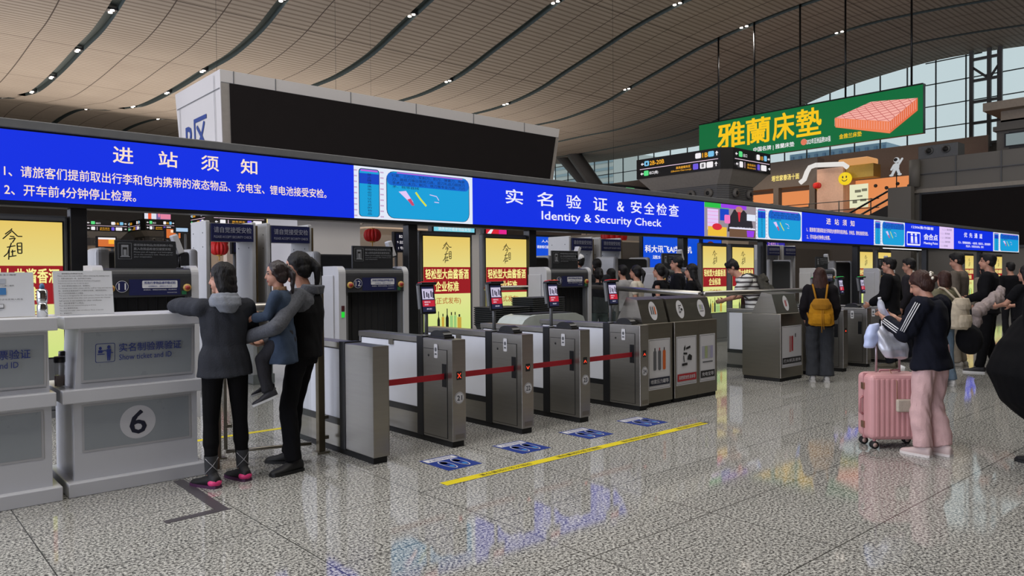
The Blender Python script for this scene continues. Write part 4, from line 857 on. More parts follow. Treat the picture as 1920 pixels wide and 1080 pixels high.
b=MB(); a=onx(1593,347,49.9);c=onx(1628,388,49.9); b.quad((-.1,a.y-19.2,c.z-5.1),(-.1,c.y-19.2,c.z-5.1),(-.1,c.y-19.2,a.z-5.1),(-.1,a.y-19.2,a.z-5.1),glow('menu_board_glow',(226,226,190))); p=Pl(b,(-.1,a.y-19.2,c.z-5.1),*XL,step=.004,lift=.01)
for k,(x,y,w,h) in enumerate(((.35,1.0,.4,.18),(.8,1.05,.35,.18),(.2,.3,.3,.2),(.7,.4,.4,.16),(.5,.7,.35,.1))): p.rect(x,y,x+w,y+h,glow('menu_item',(110,110,90))); p.k-=.004
b.build('menu_board',t)
b=MB(); b.quad((1.5,4.0,0),(1.5,-3.5,0),(1.5,-3.5,2.8),(1.5,4.0,2.8),warm)
for k in range(6): b.ball((1.2,2.0-k*.7,2.3-.2*(k%2)),.12,dark_grey)
b.build('lit_interior',t)
area('shop_lamp',(48.6,27,7.4),(0,math.radians(-60),0),3,6,45,(1,.78,.58)); area('shop_lamp',(47.8,22,7.2),(0,math.radians(-60),0),3,4,45,(1,.84,.66))
# lanterns on the mezzanine and hall
red_l=mat('lantern_red',(190,22,20),rough=.5,noise_amt=.05)
lant=None
for x,y,z,s,l in ((49,onx(1532,348,49).y,onx(1532,348,49).z,.28,'small red lantern in front of the upper noodle shop'),(11.9,22,2.98,.30,'red lantern hanging left of scanner 12 beside the purple board'),(11.95,22.1,2.38,.28,'red lantern hanging lowest, beneath another left of scanner 12'),(13.2,22,2.98,.30,'red lantern above the black notice board of scanner 12'),(25.6,22,3.35,.62,'large red lantern behind the right metal detector of the queue'),(*ony(411,452,21.6),.26,'red lantern between the metal detector post and the white wall, upper one'),(*ony(411,466,21.4),.26,'red lantern between the metal detector post and the white wall, lower one')):
    if lant is None:
        t=thing('red_lantern',l,'lantern',(x,y,z),0,'round red lanterns'); b=MB()
        for k in range(12): 
            M=Matrix.Rotation(2*PI*k/12,3,'Z'); b.ball(M@V((.42,0,0)),(.56,.24,.72),red_l,M,10,8)
        b.build('lantern_body',t)
        b=MB(); b.cyl((0,0,.66),(0,0,.8),.3,mat('lantern_gold',(200,150,50),rough=.4),12); b.cyl((0,0,-.8),(0,0,-.66),.3,MATS['lantern_gold'],12); b.cyl((0,0,-1.3),(0,0,-.8),.06,MATS['lantern_gold'],6); b.build('lantern_fittings',t); t.scale=(s,s,s); lant=t; cs=[]
        c=t
    else:
        c=dup(lant,(x,y,z),l); c.scale=(s,s,s)
    cs.append((c,x,y,z,s))
for c,x,y,z,s in cs:
    b=MB(); b.cyl((0,0,.8),(0,0,(zc(y)+.3-z)/s),.012,black,4); b.build('hanging_cord',c)
# ================================================================ RIGHT-HAND BLOCK with dark screen
conc=mat('block_cladding',(112,108,102),rough=.6,noise_amt=.05,scale=.6)
b=MB(); b.box(42,52,3,15.6,0,7.5,conc); b.box(41.85,42,3,15.6,5.75,5.95,mat('block_ledge',(150,142,132),rough=.6)); b.box(41.9,42,3,15.6,6.7,6.74,ink_grey)
for y in (6,9.0,11.4,13.4): b.box(41.93,42.0,y,y+.04,5.95,7.5,ink_grey)
struct(b.build('wall_block'),'grey clad two-storey block at the right'); 
b=MB(); b.box(0,.12,0,11.2,0,3.0,dark_grey); b.box(-.02,0,.12,11.1,.12,2.9,dark_led); o=b.build('dark_wall_screen'); o.location=(41.86,3.9,2.75); tag(o,'wide switched-off dark screen on the grey block at the right edge','screen')
b=MB(); b.box(41.0,41.45,15.2,16.35,0,6.05,conc); b.box(41.45,41.98,15.62,16.35,3.65,6.05,conc); struct(b.build('wall_pier'))
t=thing('speaker_box','grey box with two round black nozzles on the roof corner of the grey block','nozzle box',(42.2,13.4,7.52)); b=MB(); b.box(0,1,0,1.9,0,.7,grey_metal,.03); b.build('housing',t); b=MB(); 
for y in (.55,1.35): b.cyl((-.1,y,.4),(0,y,.4),.2,grey_metal,16); b.cyl((-.11,y,.4),(-.09,y,.4),.14,ink_black,14)
b.build('nozzle',t)
b=MB(); b.cyl((41.6,15.25,6.05),(41.6,15.25,7.45),.26,conc,20); tag(b.build('round_column'),'short round column beside the astronaut figure','column')
# astronaut
t=thing('astronaut_figure','white inflatable astronaut figure waving above the escalator','decoration',(*onx(1681,331,41.15)[:],)); wm=glow('inflatable_added_glow',(206,210,214),.8)  # emission added so the suit looks bright white, no lamp inside
t.scale=(.43,.43,.43); az_z=t.location.z
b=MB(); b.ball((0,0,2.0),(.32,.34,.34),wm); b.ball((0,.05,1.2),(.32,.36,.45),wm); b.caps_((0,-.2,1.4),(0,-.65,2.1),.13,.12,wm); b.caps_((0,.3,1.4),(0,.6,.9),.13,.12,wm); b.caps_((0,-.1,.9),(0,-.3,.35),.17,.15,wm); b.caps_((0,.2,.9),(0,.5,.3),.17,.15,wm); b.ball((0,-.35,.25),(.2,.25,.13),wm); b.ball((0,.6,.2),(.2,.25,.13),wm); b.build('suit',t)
b=MB(); b.ball((-.2,.02,2.02),(.16,.24,.22),black); b.build('visor',t); b=MB(); b.cyl((0,0,(6.05-az_z)/.43),(0,0,.8),.06,black,6); b.build('support',t)
# upper concrete ledges far right
b=MB(); b.box(48,60,4,13.3,0,10.0,conc); b.box(47.2,60,4,13.75,10.5,10.95,mat('roof_ledge',(170,156,140),rough=.6)); b.box(48,60,4,13.1,9.9,10.5,MATS['roof_ledge']); b.box(47.7,60,4,13.4,9.4,9.65,conc)
for y in (8.5,12.3): b.box(47.95,48.0,y-.5,y+.4,8.4,9.3,dark_grey)
struct(b.build('wall_upper_block'),'upper concrete block with projecting pale ledges at far right')
b=MB(); b.box(0,.1,0,1.7,0,.75,frame_black); b.box(-.02,0,.08,1.62,.06,.69,glow('pale_window',(120,132,134))); o=b.build('window_2'); o.location=(47.9,11.2,8.5); struct(o,'small lit window in the upper block')
# escalator
t=thing('escalator','dark escalator climbing to the mezzanine beside the astronaut figure','escalator',(44,27,0))
tm_=mat('escalator_truss',(48,47,47),rough=.5); b=MB()
for dx in (0,1.6): b.prism([(1.2,-.0),(-9.4,4.5),(-10.6,4.5),(-10.6,5.4),(-9.4,5.4),(1.2,.5)],dx,dx+.12,tm_,'x')
for k in range(24): y=.6-k*.43; z=.1+k*.215; b.box(.12,1.6,y-.43,y,max(0,z-.3),z,dark_grey)
b.build('truss',t)
b=MB()
for dx in (.06,1.66): b.tube([(dx,1.4,1.1),(dx,.6,1.15),(dx,-9.4,6.2),(dx,-10.6,6.3)],.06,black,8)
b.build('handrail',t)
b=MB()
for dx in (.05,1.65): b.quad((dx,1.0,.5),(dx,-9.4,5.4),(dx,-9.4,6.15),(dx,1.0,1.0),clear_glass)
b.build('balustrade',t)
# mezzanine railing
b=MB(); 
for z in (5.65,6.2): b.tube([(47.6,19.5,z),(47.6,45,z)],.03,dark_grey,6)
for y in range(20,46,2): b.cyl((47.6,y,5.1),(47.6,y,6.25),.035,dark_grey,6)
tag(b.build('mezzanine_railing'),'thin railing along the mezzanine edge in front of the upper shops','railing')
b=MB(); b.box(41.5,42,15.6,40,0,3.6,mat('lower_wall',(92,84,78),rough=.8,noise_amt=.06,scale=.5)); struct(b.build('wall_lower'),'brown-grey wall under the mezzanine')
# ================================================================ BACKGROUND SCREENS AND SHOPS
def lcd(name,u0,v0,u1,v1,y,label,bgm,draw=None,cat='screen'):
    a=ony(u0,v1,y);c=ony(u1,v0,y); w_=c.x-a.x;h_=c.z-a.z; t=thing(name,label,cat,(a.x,y,0))
    b=MB(); b.box(-.05,w_+.05,0,.15,a.z-.05,c.z+.05,frame_black); b.build('casing',t)
    for x in (.15*w_,.85*w_): b=MB(); b.cyl((x,.08,0),(x,.08,a.z),.05,grey_metal,8); b.build('post',t)
    b=MB(); b.quad((0,-.01,a.z),(w_,-.01,a.z),(w_,-.01,c.z),(0,-.01,c.z),bgm); p=Pl(b,(0,-.01,a.z),*XF,step=.003,lift=.006)
    if draw: draw(p,w_,h_)
    b.build('display',t); return t
lb=glow('screen_royal_blue',(8,76,214))
lcd('blue_screen',1002,446,1065,484,15,'blue information screen above scanner 13',lb,lambda p,w,h:(p.text('人人检票',w*.2,h*.74,w*.4,h*.12,sw,.02),p.text('请旅客们提前进入候车区域',w*.06,h*.46,w*.84,h*.14,sw,.02),p.text('请配合安检',w*.4,h*.2,w*.36,h*.13,sw,.02)))
lcd('blue_screen',1206,441,1335,505,18,'large blue screen with white characters behind the queue',lb,lambda p,w,h:(p.text('科大讯飞AI学习机',w*.02,h*.45,w*.66,h*.20,sw,.03),p.text('送5年精准学',w*.12,h*.28,w*.4,h*.1,sw,.02)))
lcd('poster_screen',1318,449,1352,492,17.5,'colourful poster screen just left of the third yellow advert',lb,lambda p,w,h:(p.oval(w*.4,h*.75,w*.2,h*.15,glow('poster_hair',(90,40,40))),p.oval(w*.4,h*.66,w*.15,h*.14,glow('poster_face',(220,160,130))),p.poly([(0,0),(w*.9,0),(w*.7,h*.4),(w*.1,h*.4)],glow('poster_coat',(190,60,40)))))
def rows(p,w,h):
    for k in range(9):
        for j in range(3): p.rect(w*(.04+j*.33),h*(.05+k*.105),w*(.30+j*.33),h*(.11+k*.105),glow('board_violet',(190,90,230)) if j else glow('board_pink',(236,170,200))); p.k-=.003
lcd('departure_board',627,398,652,444,30,'violet departure board with rows of text left of the lanterns',glow('board_black',(22,10,26)),rows)
lcd('gate_number_sign',594,428,616,455,24,'black sign with orange 8a left of scanner 12',sgn,lambda p,w,h:p.text('8a',w*.25,h*.3,w*.42,h*.34,sy,.03),'sign')
lcd('platform_sign',742,438,763,470,20,'navy sign reading B2 B3 beside the post by scanner 12',sign_blue,lambda p,w,h:(p.text('B2 B3',w*.3,h*.74,w*.65,h*.16,sw),p.text('↑ 出口 B',w*.08,h*.4,w*.85,h*.18,sw),p.text('1 号门',w*.2,h*.08,w*.6,h*.16,sw)),'sign')
lcd('platform_sign',438,454,460,473,22,'navy sign on the white wall seen through the metal detector',sign_blue,lambda p,w,h:(p.text('B4 B5',w*.3,h*.7,w*.6,h*.2,sw),p.text('检票口',w*.2,h*.3,w*.6,h*.25,sw)),'sign')
lcd('light_strip',813,422,889,433,14,'cyan lit strip above the first middle advert',glow('strip_cyan',(120,206,226)),lambda p,w,h:p.text('请携带好随身物品安检',w*.1,h*.1,w*.8,h*.6,sw),'lit sign')
lcd('red_strip',911,427,949,440,14,'red and pink lit strip above the second middle advert',glow('strip_red',(216,30,50)),lambda p,w,h:(p.rect(w*.62,0,w,h,glow('strip_magenta',(226,30,140))),p.poly([(0,0),(w*.2,0),(w*.4,h),(w*.3,h)],sw)),'lit sign')
lcd('purple_strip',1438,452,1471,463,18,'small purple lit strip above the far metal detectors',glow('strip_violet',(50,40,160)),lambda p,w,h:p.text('2·4出口',w*.05,h*.2,w*.55,h*.6,glow('board_pink',(236,170,200))),'lit sign')
wl=glow('shop_white_glow',(214,232,222))
lcd('lit_shop_front',1690,466,1738,491,16.5,'pale lit shop front at right, below the banner',wl,lambda p,w,h:p.rect(w*.48,0,w*.5,h,ink_grey),'shop front')
lcd('light_strip',1655,458,1735,466,14.5,'bright white light strip under the banner at right',glow('strip_white',(250,250,255),1.4),None,'light strip')
lcd('lit_shop_front',520,446,542,458,30,'red lit shop sign between the metal detectors',glow('shop_red_glow',(220,50,70)),lambda p,w,h:p.text('茶饮',w*.2,h*.2,w*.5,h*.6,sw),'shop sign')
lcd('lit_shop_front',500,410,540,424,34,'warm lit shop sign above the metal detectors',glow('shop_warm_glow',(250,226,150)),lambda p,w,h:p.text('便利超市',w*.3,h*.2,w*.6,h*.6,cols['brown']),'shop sign')
lcd('lit_shop_front',184,446,216,462,30,'small orange lit food stall left of the black notice board of scanner 11',glow('stall_orange',(210,110,50)),lambda p,w,h:(p.rect(w*.6,h*.3,w,h*.8,sy),p.rect(0,h*.8,w,h,sw)),'shop sign')
lcd('lit_shop_front',312,430,338,446,30,'small orange lit food stall right of the distant kiosk',glow('stall_orange',(210,110,50)),lambda p,w,h:(p.rect(w*.3,h*.6,w,h*.9,glow('stall_cream',(250,220,190)))),'shop sign')
lcd('lit_shop_front',330,428,352,434,29,'small blue-white lit shop name near the metal detector',glow('shop_ice',(170,200,230)),None,'shop sign')
# white pavilion wall behind detectors and beige wall behind lanterns
b=MB(); a=ony(426,520,24);c=ony(510,450,24); b.box(a.x,c.x+1.2,24,24.3,0,c.z,beige); struct(b.build('wall_pavilion'),'beige wall seen through the metal detectors')
b=MB(); a=ony(640,520,26);c=ony(765,442,26); b.box(a.x,c.x,26,26.3,0,c.z,beige); struct(b.build('wall_hall_office'),'beige office wall behind the lanterns')
b=MB(); a=ony(1120,520,21);c=ony(1205,452,21); b.box(a.x,c.x,21,21.3,0,c.z,beige); struct(b.build('wall_waiting_area'),'beige wall behind the queue')
b=MB(); a=onz(1500,560); b.box(20,41,19.5,19.7,0,2.9,MATS['lower_wall']); struct(b.build('wall_screening'),'dark wall behind the far scanners')
# ================================================================ PEOPLE
import numpy as np
def FD(u,rel): return 48.5-math.degrees(math.atan((u-960)/FPX))+rel
def mixc(a,b,t): return V(a).lerp(V(b),t)
def remesh(mb,voxel,smooth=6,fold=0,fscale=9,seed=0):
    me=bpy.data.meshes.new('tmp'); me.from_pydata(mb.v,[],mb.f); me.update()
    o=bpy.data.objects.new('tmp',me); COL.objects.link(o)
    m=o.modifiers.new('r','REMESH'); m.mode='VOXEL'; m.voxel_size=voxel
    s=o.modifiers.new('s','SMOOTH'); s.iterations=smooth; s.factor=.5
    dg=bpy.context.evaluated_depsgraph_get(); m2=bpy.data.meshes.new_from_object(o.evaluated_get(dg))
    bpy.data.objects.remove(o); bpy.data.meshes.remove(me)
    if fold:
        off=V((seed*7.3,seed*3.1,0))
        n=len(m2.vertices); P=np.empty(n*3,dtype=np.float32); m2.vertices.foreach_get('co',P); P=P.reshape(-1,3); Nn=np.empty(n*3,dtype=np.float32); m2.vertex_normals.foreach_get('vector',Nn); Nn=Nn.reshape(-1,3)
        q=P*np.array([fscale,fscale,fscale*.6]); w=q+.6*np.sin(q[:,[1,2,0]]*1.3+seed)
        nn=np.sin(w[:,0]*1.9+1.3*w[:,2]+seed)*np.sin(w[:,1]*2.1-.7*w[:,2])+.55*np.sin(w[:,0]*3.9-w[:,1]*3.1+w[:,2]*4.3+seed)*np.sin(w[:,2]*3.7+w[:,1]*1.7)+.3*np.sin(w[:,0]*8.1+w[:,2]*6.9)*np.sin(w[:,1]*7.3)
        P=P+Nn*(fold*nn)[:,None]; m2.vertices.foreach_set('co',P.astype(np.float32).ravel())
    m2.polygons.foreach_set('use_smooth',[True]*len(m2.polygons)); m2.update(); return m2
def link(me,name,parent,mats):
    me.materials.clear()
    for m in mats: me.materials.append(m)
    me.name=name; o=bpy.data.objects.new(name,me); COL.objects.link(o); o.parent=parent; return o
def skinmat(n,c): return mat(n,c,rough=.55,noise_amt=.05,scale=12)
skin_a=skinmat('skin',(178,130,108)); lips=mat('lips',(150,82,76),rough=.5,noise_amt=0); eye_m=mat('eye_dark',(30,22,20),rough=.25,noise_amt=0); brow_m=mat('brow',(34,26,24),rough=.8,noise_amt=0)
hair_black=mat('hair_black',(16,14,15),rough=.6,spec=.3,noise_amt=.2,scale=30,bump=.7,bscale=120,stretch=(1,1,.12)); hair_brown=mat('hair_brown',(54,31,25),rough=.55,spec=.3,noise_amt=.2,scale=30,bump=.7,bscale=120,stretch=(1,1,.12))
UX,UY,UZ=V((1,0,0)),V((0,1,0)),V((0,0,1))
def hand(b,w,d,palm,m,S,side,curl=35,grip=None):
    """w wrist, d direction of the hand, palm = palm normal; thumb on the side given by side"""
    d=d.normalized(); n=(palm-d*palm.dot(d)).normalized(); lat=d.cross(n).normalized()*side
    k=S
    b.caps_(w,w+d*.03*k,.026*k,.028*k,m)
    R=Matrix((lat,d,n)).transposed()
    b.ball(w+d*.055*k,(.040*k,.052*k,.016*k),m,R)
    for i,(o,L) in enumerate(((.028,.070),(.0095,.078),(-.009,.073),(-.026,.058))):
        p=w+d*.092*k+lat*o*k; dd=d.copy(); c=curl*(1+.08*i)
        for j,f in enumerate((.45,.32,.23)):
            ax=lat*side; an=math.radians(c*(.6 if j==0 else 1))
            dd=(Matrix.Rotation(-an if (d.cross(n)).dot(ax)>0 else an,3,ax)@dd).normalized() if False else (dd*math.cos(an)+n*math.sin(an)).normalized() if j==0 else (dd+n*math.tan(min(1.2,an))*.9-d*.5*math.sin(an)).normalized()
            q=p+dd*L*f*k; b.caps_(p,q,(.0095-.001*j)*k,(.0088-.001*j)*k,m); p=q
    p=w+d*.03*k+lat*.028*k; q=p+(lat*.9+d*.7+n*.3).normalized()*.035*k; b.caps_(p,q,.013*k,.011*k,m); r=q+(d*.9+lat*.2+n*.5).normalized()*.032*k; b.caps_(q,r,.011*k,.009*k,m)
def person(label,x,y,face,h,top=None,bottom=None,hair='short',hairm=None,pose=None,shoe=(30,30,34),sole=None,lean=0,hyaw=0,hpitch=0,vox=.012,fem=False,z=0,hs=1.0,cat='person',skin=None,sleeve='long',tlen=.86,bulk=1.0,leg='pants',hat=None,curl=35,fold=.005,wide=1.0,child=False,socks=None):
    S=h/1.70; t=thing('person',label,cat,(x,y,z),math.radians(face-90)); skin=skin or skin_a; hairm=hairm or hair_black
    sw_=.165 if fem else .185
    J=dict(hipc=V((0,0,.93)),hL=V((-.09,0,.90)),hR=V((.09,0,.90)),kL=V((-.10,.02,.49)),kR=V((.10,.02,.49)),aL=V((-.10,-.03,.085)),aR=V((.10,-.03,.085)),
           sL=V((-sw_,-.01,1.385)),sR=V((sw_,-.01,1.385)),eL=V((-sw_-.05,-.04,1.11)),eR=V((sw_+.05,-.04,1.11)),wL=V((-sw_-.05,.05,.88)),wR=V((sw_+.05,.05,.88)),
           waist=V((0,0,1.08)),chest=V((0,0,1.26)),neck=V((0,-.02,1.445)),head=V((0,.015,1.60)),dL=None,dR=None,fL=V((0,1,0)),fR=V((0,1,0)),pL=None,pR=None)
    A=Matrix.Rotation(math.radians(-lean),3,'X')
    up_keys=('waist','chest','neck','head','sL','sR','eL','eR','wL','wR')
    for k in up_keys: J[k]=J['hipc']+A@(J[k]-J['hipc'])
    for k,v in (pose or {}).items(): J[k]=V(v) if v is not None else None
    for k in J:
        if isinstance(J[k],V) and k not in('dL','dR','fL','fR','pL','pR'): J[k]=J[k]*S
    g=S
    sp=(J['neck']-J['hipc']).normalized(); sx=(J['sR']-J['sL']).normalized(); sy=sp.cross(sx).normalized()*1.0; sy=V(sy) if sy.y>0 else -sy
    HR=(Matrix.Rotation(math.radians(hyaw),3,'Z')@Matrix.Rotation(math.radians(hpitch),3,'X')); hx,hy,hz=HR@UX,HR@UY,HR@UZ
    def torso(b,m,e=0,zbot=None,flare=0,bk=1.0):
        hipw=(.172 if fem else .165)+e; P=[]
        def R(c,rx,ry,u=sx,v=sy): P.append((c,u,v,rx*g*bk,ry*g*bk))
        if zbot is not None:
            lo=J['hipc']-UZ*(.93-zbot)*g; R(lo,hipw+flare,.12+e+flare,UX if child else sx,sy)
        R(J['hipc']-UZ*.03*g,hipw+flare*.6,.118+e); R(mixc(J['hipc'],J['waist'],.5),hipw*.97,.115+e); R(J['waist'],(.135 if fem else .15)+e*1.2,.102+e*1.2); R(mixc(J['waist'],J['chest'],.6),(.15 if fem else .165)+e,.112+e); R(J['chest'],(.16 if fem else .182)+e,.118+e)
        R(mixc(J['chest'],J['neck'],.55),sw_+.0+e,.10+e); R(mixc(J['chest'],J['neck'],.82),sw_*.72+e,.075+e); R(J['neck'],.062+e*.5,.06+e*.5)
        b.loft(P,m,24)
    # ---- body
    b=MB(); torso(b,skin)
    hc=J['head']; q=g*hs; b.caps_(J['neck']-sp*.04*g,hc-hz*.04*q,.058*g,.052*q,skin)
    RH=Matrix((hx,hy,hz)).transposed()
    b.ball(hc+hz*.03*q-hy*.008*q,(.076*q,.094*q,.088*q),skin,RH); b.ball(hc-hz*.045*q+hy*.022*q,(.060*q,.068*q,.068*q),skin,RH); b.ball(hc-hz*.095*q+hy*.065*q,(.028*q,.024*q,.020*q),skin,RH)
    b.caps_(hc+hy*.086*q+hz*.01*q,hc+hy*.100*q-hz*.028*q,.008*q,.014*q,skin)
    b.ball(hc+hy*.084*q-hz*.062*q,(.024*q,.012*q,.012*q),skin,RH)
    for s_ in (-1,1): b.ball(hc+hx*.076*q*s_-hz*.01*q-hy*.012*q,(.010*q,.02*q,.032*q),skin,RH)
    lat=1
    for sd,s_ in (('L',-1),('R',1)):
        b.caps_(J['s'+sd],J['e'+sd],.044*g,.036*g,skin); b.caps_(J['e'+sd],J['w'+sd],.037*g,.025*g,skin)
        d=J['d'+sd] or (J['w'+sd]-J['e'+sd]); pn=J['p'+sd] or (-UX*s_)
        hand(b,J['w'+sd],V(d).normalized(),V(pn),skin,g*(1 if not child else 1.1),1 if (V(d).normalized().cross(V(pn))).dot(UY)>0 else -1,curl)
        b.caps_(J['h'+sd],J['k'+sd],.078*g,.052*g,skin); b.caps_(J['k'+sd],J['a'+sd],.052*g,.034*g,skin); f=J['f'+sd].normalized(); 
        b.caps_(J['a'+sd]-UZ*.03*g-f*.02*g,J['a'+sd]-UZ*.05*g+f*.11*g,.030*g,.022*g,skin)
    me=remesh(b,vox*.72 if vox<.015 else vox*.85,3)
    o=link(me,'body',t,[skin,lips,eye_m,brow_m])
    for p in me.polygons:
        c=p.center-hc; u,v,w_=c.dot(hx)/q,c.dot(hy)/q,c.dot(hz)/q
        if v>.06:
            if abs(w_+.062)<.011 and abs(u)<.026: p.material_index=1
            elif abs(w_-.008)<.007 and .016<abs(u)<.042: p.material_index=2
            elif abs(w_-.030)<.005 and .014<abs(u)<.048: p.material_index=3
    # ---- trousers / skirt
    if bottom is not None:
        b=MB(); bm_=bottom
        if leg=='skirt':
            zt0=J['hipc']+UZ*.10*g; b.loft([(V((0,0,.14*g)),UX,UY,.34*g*wide,.28*g*wide),(V((0,0,.5*g)),UX,UY,.26*g*wide,.21*g*wide),(J['hipc']-UZ*.05*g,UX,UY,.20*g,.145*g),(zt0,UX,UY,.165*g,.12*g)],bm_,26)
        else:
            b.loft([(J['hipc']-UZ*.10*g,UX,UY,.155*g,.115*g),(J['hipc']-UZ*.02*g,UX,UY,.185*g,.132*g),(J['hipc']+UZ*.10*g,UX,UY,.165*g,.120*g)],bm_)
            r={'pants':(.094,.068,.060),'leggings':(.086,.058,.043),'wide':(.108,.098,.112),'shorts':(.1,.085,.085),'sweat':(.102,.086,.080)}[leg]
            for sd in 'LR':
                an=J['a'+sd]+UZ*(.0 if leg!='leggings' else .05)*g
                if leg=='shorts': an=mixc(J['k'+sd],J['a'+sd],.25)
                b.caps_(J['h'+sd]-UZ*.01,J['k'+sd],r[0]*g*wide,r[1]*g*wide,bm_)
                dd=(an-J['k'+sd]); b.caps_(J['k'+sd],J['k'+sd]+dd*.45,r[1]*g*wide,(r[1]*.98 if leg!='leggings' else .062)*g*wide,bm_)
                b.tube([J['k'+sd]+dd*.4,an+UZ*.0],[(r[1]*.97)*g*wide,r[2]*g*wide],bm_,14)
        link(remesh(b,vox,4,fold if leg!='leggings' else .001,9,x),'skirt' if leg=='skirt' else 'trousers',t,[bm_])
    # ---- top
    if top is not None:
        b=MB(); tm=top; torso(b,tm,.018*bulk,tlen,.012*bulk)
        for sd,s_ in (('L',-1),('R',1)):
            s0,e0,w0=J['s'+sd],J['e'+sd],J['w'+sd]
            b.caps_(mixc(J['neck'],s0,.6)-sp*.03*g,s0,.06*g*bulk,.062*g*bulk,tm)
            if sleeve=='none': continue
            if sleeve=='short': b.caps_(s0,mixc(s0,e0,.55),.064*g*bulk,.060*g*bulk,tm)
            else:
                b.caps_(s0,e0,.062*g*bulk,.052*g*bulk,tm); w1=mixc(e0,w0,.94); b.caps_(e0,mixc(e0,w0,.75),.052*g*bulk,.046*g*bulk,tm); b.tube([mixc(e0,w0,.7),w1],[.046*g*bulk,.037*g*bulk],tm,14)
        link(remesh(b,vox,4,fold,8,x+3),'top',t,[tm])
    # ---- hair
    b=MB(); hm=hairm
    b.ball(hc+hz*.040*q-hy*.020*q,(.087*q,.098*q,.092*q),hm,RH)
    if hair=='short': b.ball(hc-hz*.005*q-hy*.045*q,(.078*q,.062*q,.075*q),hm,RH); b.ball(hc+hz*.085*q+hy*.03*q,(.06*q,.06*q,.04*q),hm,RH)
    elif hair=='messy':
        b.ball(hc-hz*.0*q-hy*.045*q,(.08*q,.062*q,.075*q),hm,RH)
        for k in range(12): a=k*2.4; b.ball(hc+hz*(.08+.03*math.sin(a*1.7))*q+hx*.06*math.cos(a)*q+hy*.06*math.sin(a)*q,(.035*q,)*3,hm)
    else:
        b.ball(hc-hz*.02*q-hy*.045*q,(.084*q,.070*q,.085*q),hm,RH)
        for s_ in (-1,1): b.caps_(hc+hx*.074*q*s_+hz*.04*q+hy*.01*q,hc+hx*.074*q*s_-hz*(.03 if hair in('ponytail','bun') else .10)*q-hy*.02*q,.022*q,.02*q,hm)
        if hair=='long': 
            b.loft([(hc+hz*.0*q-hy*.05*q,hx,hy,.088*q,.055*q),(hc-hz*.14*q-hy*.075*q,hx,hy,.10*q,.048*q),(J['chest']-sy*.14*g+UZ*.03*g,sx,sy,.11*q,.04*q),(J['chest']-sy*.15*g-UZ*.05*g,sx,sy,.085*q,.028*q)],hm)
        if hair=='bob': b.loft([(hc+hz*.03*q-hy*.03*q,hx,hy,.09*q,.075*q),(hc-hz*.08*q-hy*.045*q,hx,hy,.098*q,.062*q),(hc-hz*.125*q-hy*.05*q,hx,hy,.085*q,.05*q)],hm)
        if hair=='mid': b.loft([(hc+hz*.03*q-hy*.03*q,hx,hy,.092*q,.078*q),(hc-hz*.08*q-hy*.05*q,hx,hy,.115*q,.07*q),(hc-hz*.20*q-hy*.07*q,hx,hy,.125*q,.055*q),(hc-hz*.235*q-hy*.07*q,hx,hy,.10*q,.04*q)],hm)
        if hair=='ponytail': b.caps_(hc+hz*.045*q-hy*.11*q,hc-hz*.02*q-hy*.155*q,.028*q,.034*q,hm); b.caps_(hc-hz*.02*q-hy*.155*q,hc-hz*.20*q-hy*.13*q,.034*q,.012*q,hm)
        if hair=='bun': b.ball(hc+hz*.0*q-hy*.125*q,(.036*q,.034*q,.036*q),hm)
    link(remesh(b,min(vox*.8,.010),3,.0025,30),'hair',t,[hm])
    if hat:
        b=MB(); b.ball(hc+hz*.06*q-hy*.008*q,(.093*q,.104*q,.082*q),hat[1],RH)
        if hat[0]=='cap': b.ball(hc+hz*.045*q+hy*.12*q,(.068*q,.06*q,.010*q),hat[1],RH)
        link(remesh(b,.009,3),'hat',t,[hat[1]])
    # ---- shoes
    if shoe is not None:
        sm=mat('shoe_%d_%d_%d'%shoe,shoe,rough=.6,noise_amt=.06); so=sole or sm
        for sd in 'LR':
            a=J['a'+sd]; f=J['f'+sd].normalized(); u=f.cross(UZ).normalized(); zz=a.z-.085*g; 
            if abs(f.z)>.3: up=(UZ-f*f.z).normalized()
            else: up=UZ
            base=a-up*.085*g; b=MB()
            prof=[(-.078,.028,.085),(-.055,.040,.105),(0,.044,.108),(.05,.046,.088),(.10,.049,.066),(.155,.046,.052),(.19,.036,.044),(.205,.018,.034)]
            b.loft([(base+f*px*g+up*hh*.5*g,u,up,rr*g,hh*.5*g) for px,rr,hh in prof],sm,16)
            b.caps_(a-up*.03*g-f*.012*g,a+up*.01*g-f*.015*g,.041*g,.040*g,sm)
            link(remesh(b,.008 if vox<.013 else .012,3),'shoe',t,[sm])
            b=MB(); R2=[(px,rr) for px,rr,_ in prof]; out=[(px,rr+.004) for px,rr in R2]+[(px,-rr-.004) for px,rr in reversed(R2)]
            pts=[base+f*px*g+u*yy_*g for px,yy_ in out]; n=len(pts); b.add(pts+[p_+up*.022*g for p_ in pts],[tuple(range(n-1,-1,-1)),tuple(range(n,2*n))]+[(i,(i+1)%n,n+(i+1)%n,n+i) for i in range(n)],so); 
            b.build('shoe_sole',t)
    t['_']=0; del t['_']
    return t,J,(hx,hy,hz,hc,q,sx,sy,sp,g)
